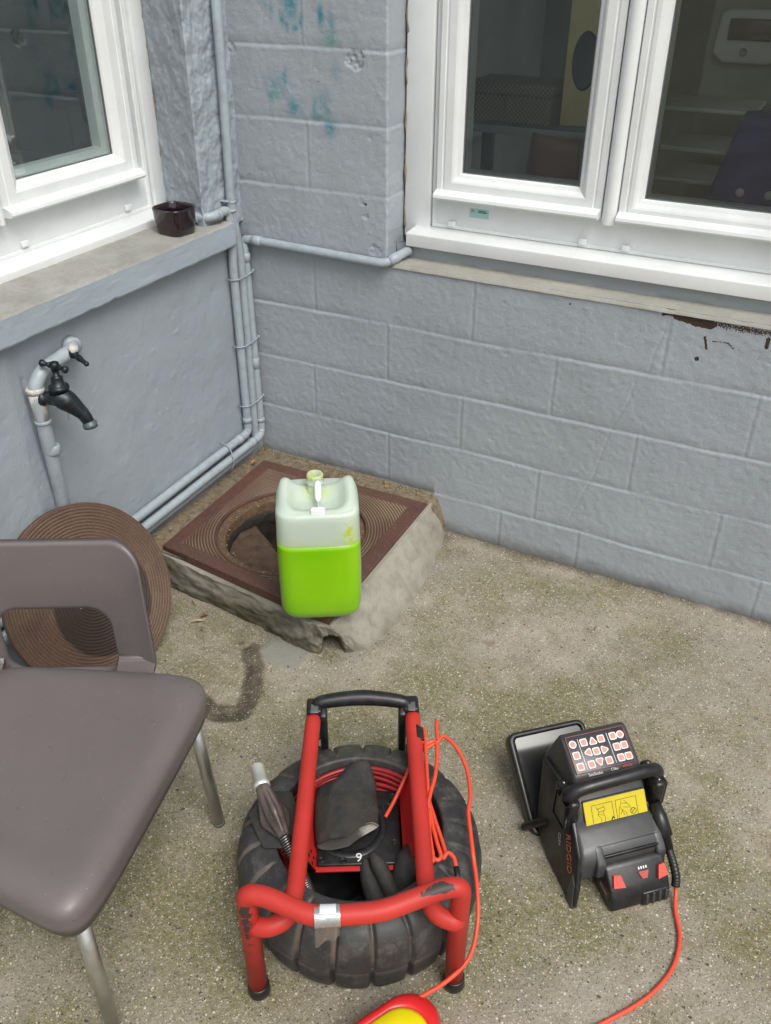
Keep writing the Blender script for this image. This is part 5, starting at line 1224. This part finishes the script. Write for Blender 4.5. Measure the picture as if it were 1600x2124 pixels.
# handle
mb = MB(); pth = catmull([(-.200, .170, .190), (-.196, .160, .228), (-.165, .155, .246), (-.085, .155, .251), (-.010, .160, .247), (.020, .168, .228), (.026, .180, .190)], 8)
nn_ = len(pth); mb.tube(pth, [float(np.interp(i/(nn_-1), [0, .15, .3, .5, .7, .85, 1], [.017, .019, .0155, .016, .0155, .019, .017])) for i in range(nn_)], 18); hb = mb.build('handle', M_BLK, mon)
for u_ in (-.194, .020):
    s = -1 if u_ < -.1 else 1
    mb = MB(); mb.box((u_-.014, .135, .135), (u_+.014, .215, .218), .008); mb.box((u_+s*.012, .14, .14), (u_+s*.020, .19, .215), .003); hm = mb.build('handle_mount', M_BLK, mon)
    for (v_, z_) in ((.15, .222), (.20, .222)):
        mb = MB(); mb.tube([(u_, v_, z_-.006), (u_, v_, z_), (u_, v_, z_+.001)], [.004, .0038, .002], 10); mb.build('screw', M_STEEL, hm)
mb = MB(); mb.box((-.2115, .145, .150), (-.2105, .165, .205), .0004); mb.build('grey_strip', simple("pale grey strip", (.22, .23, .25), .3), mon)
# yellow label
ln_ = Vector((0, .058, .040)); LF = frame((-.092, .1385, .1770), (1, 0, 0), Vector((0, .05, .052)))
LF = frame((-.090, .1375, .1650), (1, 0, 0), Vector((0, .044, .060)))
mb = MB(); plate(mb, rrect(.002, -.004, .077, .037, .003, 4), -.004, .0028, 0, 0, LF); lb = mb.build('yellow_label', M_YEL, mon)
# label sits on a matching pad
mb = MB(); mb.box((-.077, -.043, -.03), (.081, .036, .0018), .004, LF); mb.build('label_pad', M_GRY, mon)
mb = MB()
LN = lambda p, q, w=.0009: line(mb, p, q, w, .0033, LF)
for cx in (-.031, .029):
    pts = [(cx-.026, -.024), (cx+.026, -.024), (cx+.026, .022), (cx-.026, .022)]
    for i in range(4): LN(pts[i], pts[(i+1) % 4])
for ox, pts in ((-.036, [(-.010, .018), (-.004, .006), (-.008, -.002), (.0, -.010), (-.002, -.022)]), (-.036, [(.008, .018), (.012, .008), (.006, .002), (.010, -.010), (.006, -.022)]), (-.036, [(-.008, .012), (.010, .014)]), (-.036, [(-.006, .004), (.008, .006)]), (-.036, [(-.006, .0), (.006, -.004)]),
               (.024, [(-.006, .018), (-.014, .0), (-.018, -.020)]), (.024, [(.000, .018), (.012, .004), (.018, -.010)]), (.024, [(-.006, .012), (.008, .010)]), (.024, [(-.012, -.012), (-.006, -.002), (.002, -.010), (.004, -.020)]), (.024, [(-.004, .004), (.010, .0)]), (.024, [(-.010, .004), (-.002, -.016)])):
    for p, q in zip(pts[:-1], pts[1:]): LN((ox+p[0], p[1]), (ox+q[0], q[1]), .0008)
LN((-.013, -.021), (-.008, -.012), .0026); LN((-.008, -.012), (-.004, -.016), .0022)
cs = [(.044+.007*math.cos(a), -.010+.007*math.sin(a)) for a in np.linspace(0, 2*math.pi, 17)]
for p, q in zip(cs[:-1], cs[1:]): LN(p, q, .0011)
LN((.039, -.015), (.049, -.005), .0011)
mb.build('pictogram', M_INK, lb)
# battery
mb = MB(); mb.prism([(-.004, .004), (.000, .040), (.012, .060), (.048, .094), (.066, .098), (.085, .06), (.085, .006), (.04, .002)], -.150, -.004, lambda v, z, u: Vector((u, v, z)), .006); bat = mb.build('battery', M_BLK, mon)
BF = frame((-.075, .022, .0705), (1, 0, 0), Vector((0, .036, .034)))
mb = MB(); plate(mb, [(-.050, -.014), (-.022, -.018), (-.028, .010), (-.044, .012)], -.003, .0075, -.018, .006, BF); mb.build('release_tab', M_ORTAB, bat)
mb = MB(); plate(mb, [(.022, -.018), (.046, -.014), (.044, .012), (.030, .010)], -.003, .0065, .020, .006, BF); mb.build('release_tab', M_ORTAB, bat)
mb = MB(); plate(mb, [(-.013, .008), (-.006, -.008), (.006, -.008), (.013, .008)], -.002, .003, .012, .004, BF); mb.build('charge_button', simple("dull red button", (.42, .05, .045), .4), bat)
for k in range(4):
    mb = MB(); plate(mb, rrect(0, 0, .0016, .003, .001, 3), -.001, .0015, .003+.006*k, .019, BF); mb.build('charge_light', M_WHITE, bat)
GF = frame((-.040, -.001, .026), (1, 0, 0), Vector((0, .006, .034)))
mb = MB(); mb.box((-.034, -.022, -.006), (.034, .016, .0035), .004, GF); gp = mb.build('grip_pad', M_BLK, bat)
for k in range(4):
    mb = MB(); mb.box((-.026+k*.016, -.020, .003), (-.019+k*.016, .013, .0062), .002, GF); mb.build('rib', M_GRY, gp)
mb = MB(); mb.box((-.1515, .012, .020), (-.1505, .060, .055), .0003); bl = mb.build('battery_label', simple("dark red label", (.05, .02, .02), .4), bat)
text_mb("RIDGID", .010, frame((-.1517, .036, .038), (0, -1, 0), (0, 0, 1)), .0002).build('lettering', simple("silver print", (.35, .35, .35), .4), bl)
# connector and strain relief on the right
mb = MB(); pth = [(.010, .135, .160), (.012, .115, .145), (.012, .113, .143), (.014, .078, .112), (.014, .076, .110), (.014, .055, .094)]
mb.tube(pth, [.014, .0165, .0185, .0185, .0125, .011], 18); mb.build('connector', M_BLK, mon)
mb = MB(); P_ = catmull([(.014, .055, .094), (.015, .035, .078), (.014, .012, .056), (.010, .000, .036)], 12)
mb.tube(P_, [.0085+.0022*(.5+.5*math.sin(i*2.1)) for i in range(len(P_))], 14); mb.build('strain_relief', M_BLK, mon)
# open display panel leaning out behind
Dp = lambda a, b, c: Vector((-.236+a, .225+b*.80-c*.60, .005+b*.60+c*.80))
def dbox(mb, a0, a1, b0, b1, c0, c1, bev):
    m_ = Matrix((Vector((1, 0, 0)), Vector((0, .80, .60)), Vector((0, -.60, .80)))).transposed().to_4x4(); m_.translation = Vector((-.236, .225, .005)); mb.box((a0, b0, c0), (a1, b1, c1), bev, m_)
mb = MB(); out_ = rrect(.105, .125, .105, .125, .022, 8); in_ = rrect(.107, .125, .091, .111, .010, 8)
rings = [[Dp(x, y, c) for x, y in pl] for pl, c in ((out_, -.030), (out_, -.004), ([(x*.985+.0015, y*.985+.002) for x, y in out_], .0), ([(x, y) for x, y in in_], .001), (in_, -.006))]
mb.loft(rings, False); mb.f.append([j for j in range(32)][::-1]); mb.mi.append(0); mb.sm.append(False); dp = mb.build('display_frame', M_BLK, mon)
mb = MB(); vs = [Dp(x, y, -.005) for x, y in in_]; mb.add(vs, [tuple(range(len(vs)))]); mb.build('display_glass', M_MIRR, dp)
mb = MB(); mb.tube(catmull([(-.175, .20, .10), (-.205, .215, .075), (-.235, .235, .045), (-.252, .25, .02)], 6), .010, 12); mb.build('hinge_arm', M_BLK, mon)

# cable from the monitor across the ground
c1 = thing('cable', 'orange-red cable curving from the monitor battery to the bottom edge of the photo', 'cable', (1.84, -1.2, 0))
c, s = math.cos(.75), math.sin(.75)
def tomon(l): return Vector((1.836+l[0]*c-l[1]*s, -1.10+l[0]*s+l[1]*c, l[2]))
pts = [tomon((.012, .006, .045)), tomon((.010, -.006, .022)), Vector((1.857, -1.135, .008)), Vector((1.878, -1.19, .0065)), Vector((1.882, -1.25, .0065)), Vector((1.868, -1.31, .0065)), Vector((1.835, -1.375, .0065)), Vector((1.775, -1.455, .0065)), Vector((1.70, -1.55, .0065)), Vector((1.62, -1.66, .012)), Vector((1.56, -1.72, .03))]
MB().tube(catmull(pts, 9), RC, 10).build('cable_run', M_CABLE, c1, c1.location)

# ================================================================ RED AND YELLOW CASE
gd = thing('plastic_case', 'rounded red plastic case with yellow domed top cut by the bottom edge of the photo', 'case', (1.452, -1.734, 0), R(-2)); gd.scale = (1.18, 1.18, 1.0)
def rtri(k, z, cx=0, cy=0, e=None):
    C3 = [(-.006, .132), (-.125, -.09), (.135, -.10)]; r = .050*min(1, k*1.2); out = []
    cen = (0, -.02)
    for q in range(3):
        c_ = Vector(C3[q]); c_ = Vector((cen[0]+(c_.x-cen[0])*k, cen[1]+(c_.y-cen[1])*k)); prv = Vector(C3[q-1]); nxt = Vector(C3[(q+1) % 3])
        d1 = (Vector(C3[q])-prv).normalized(); d2 = (nxt-Vector(C3[q])).normalized(); a1 = math.atan2(d1.y, d1.x)-math.pi/2; a2 = math.atan2(d2.y, d2.x)-math.pi/2
        while a2 < a1: a2 += 2*math.pi
        bis = (Vector(cen)-c_).normalized(); cc_ = c_+bis*r*1.35
        for j in range(12):
            a = a1+(a2-a1)*j/11; out.append(Vector((cc_.x+r*math.cos(a), cc_.y+r*math.sin(a), z)))
    return out
rings = [rtri(k, z) for k, z in ((.88, .0), (.97, .006), (1.0, .03), (1.0, .065), (.985, .078), (.94, .089), (.88, .095), (.80, .097), (.755, .0945), (.74, .090))]
mb = MB(); mb.loft(rings); mb.build('red_shell', M_REDPL, gd)
rings = [rtri(k, z) for k, z in ((.745, .0905), (.74, .097), (.68, .103), (.50, .109), (.35, .113), (.1, .114))]
mb = MB(); mb.loft(rings); mb.build('yellow_top', M_YELP, gd)
c2 = thing('cable', 'orange-red cable end emerging at the left of the red and yellow case', 'cable', (1.40, -1.68, 0))
MB().tube(catmull([(1.425, -1.648, .085), (1.395, -1.690, .070), (1.36, -1.74, .05), (1.33, -1.79, .02), (1.30, -1.86, .0065), (1.27, -1.95, .0065)], 8), RC+.0004, 10).build('cable_run', M_CABLE, c2, c2.location)

# ================================================================ LEAVES AND LITTER
def leaf(name, label, x, y, z, ln, wd, rz, curl, mat, tilt=.0):
    n = 9; vs = []
    for i in range(n):
        t = i/(n-1); w = wd*math.sin(math.pi*min(1, t*.96+.02))**.8; yy = curl*math.sin(t*math.pi*1.1)
        for j in (-1, -.5, 0, .5, 1): vs.append((ln*(t-.5), w*j, .002+yy+abs(j)*curl*.5+.001*math.sin(7*t+3*j)))
    fs = [(i*5+j, i*5+j+1, (i+1)*5+j+1, (i+1)*5+j) for i in range(n-1) for j in range(4)]
    mb = MB(); mb.add(vs, fs, True); mb.tube([(ln*.48, 0, .003), (ln*.62, .002, .002)], .0006, 4)
    o = mb.build(name, mat); o.location = (x, y, z); o.rotation_euler = (tilt, 0, rz); tag(o, label, 'leaf')
leaf('leaf', 'long pale dry leaf lying flat between the round cover and the jerrycan', .292, -.822, .004, .046, .0062, R(35), .004, M_LEAF)
leaf('leaf', 'small pale curled leaf against the foot of the cement plinth', .228, -.752, .006, .032, .004, R(-30), .008, M_LEAF)
leaf('leaf', 'small reddish brown leaf next to the pale dry leaf', .298, -.792, .004, .022, .006, R(60), .006, M_LEAFB)
leaf('leaf', 'curled tan leaf in the corner above the manhole frame', .045, -.118, .160, .030, .007, R(80), .006, leaf_mat("tan leaf", srgb(176, 128, 88), srgb(140, 100, 66)))
# loose grit and crumbs along the walls
mb = MB(); rg = random.Random(3)
def crumb(x, y, z, r):
    vs = [(x+r*rg.uniform(.6, 1.2)*a, y+r*rg.uniform(.6, 1.2)*b, z+r*.6*c) for a, b, c in ((1, 0, 0), (0, 1, 0), (-1, 0, 0), (0, -1, 0), (0, 0, 1), (0, 0, -.6))]
    mb.add(vs, [(0, 1, 4), (1, 2, 4), (2, 3, 4), (3, 0, 4), (1, 0, 5), (2, 1, 5), (3, 2, 5), (0, 3, 5)])
for i in range(420):
    x, y = rg.uniform(.3, 2.3), -rg.uniform(.05, 1.95)
    if not (x < .88 and y > -.80): crumb(x, y, .004, abs(rg.gauss(.0012, .0011))+.0007)
for i in range(1400):
    k = rg.random()
    if k < .35: x, y, z = rg.uniform(.0, .74), -abs(rg.gauss(0, .022))-.004, .158
    elif k < .6: x, y, z = abs(rg.gauss(0, .022))+.004, -rg.uniform(.0, .68), .158
    elif k < .85: x, y, z = rg.uniform(.79, 2.2), -abs(rg.gauss(0, .014))-.004, .002
    else:
        a = rg.uniform(0, 6.28); q = rg.uniform(.212, .25); x, y, z = HC[0]+q*math.cos(a), HC[1]+q*math.sin(a), .138
    if z > .15 and max(x, -y) < .1: z += rg.uniform(0, .01)
    crumb(x, y, z, abs(rg.gauss(.0012, .0012))+.0006)
g_ = mb.build('grit', simple("loose grit", srgb(150, 130, 100), .9, var=.5, nscale=300)); tag(g_, 'loose grit and crumbs gathered along the foot of the walls', 'grit', kind='stuff')
# thin moss strands beside the plinth
mb = MB()
for i in range(420):
    a = rg.random()
    if a < .5: x, y = rg.gauss(.10, .035), rg.gauss(-.745, .018)
    elif a < .75: x, y = rg.uniform(.1, .6), -.775+rg.gauss(0, .008)
    else: x, y = rg.gauss(.755, .02), rg.gauss(-.775, .015)
    h_ = rg.uniform(.003, .010); b_ = rg.uniform(0, 6.28); dx, dy = .004*math.cos(b_), .004*math.sin(b_)
    mb.add([(x-.0005, y, .0), (x+.0005, y, .0), (x+dx, y+dy, h_)], [(0, 1, 2)])
tag(mb.build('moss', simple("moss green", srgb(84, 86, 44), .9, var=.4, nscale=100)), 'thin moss and weed tufts at the foot of the cement plinth', 'moss', kind='stuff')
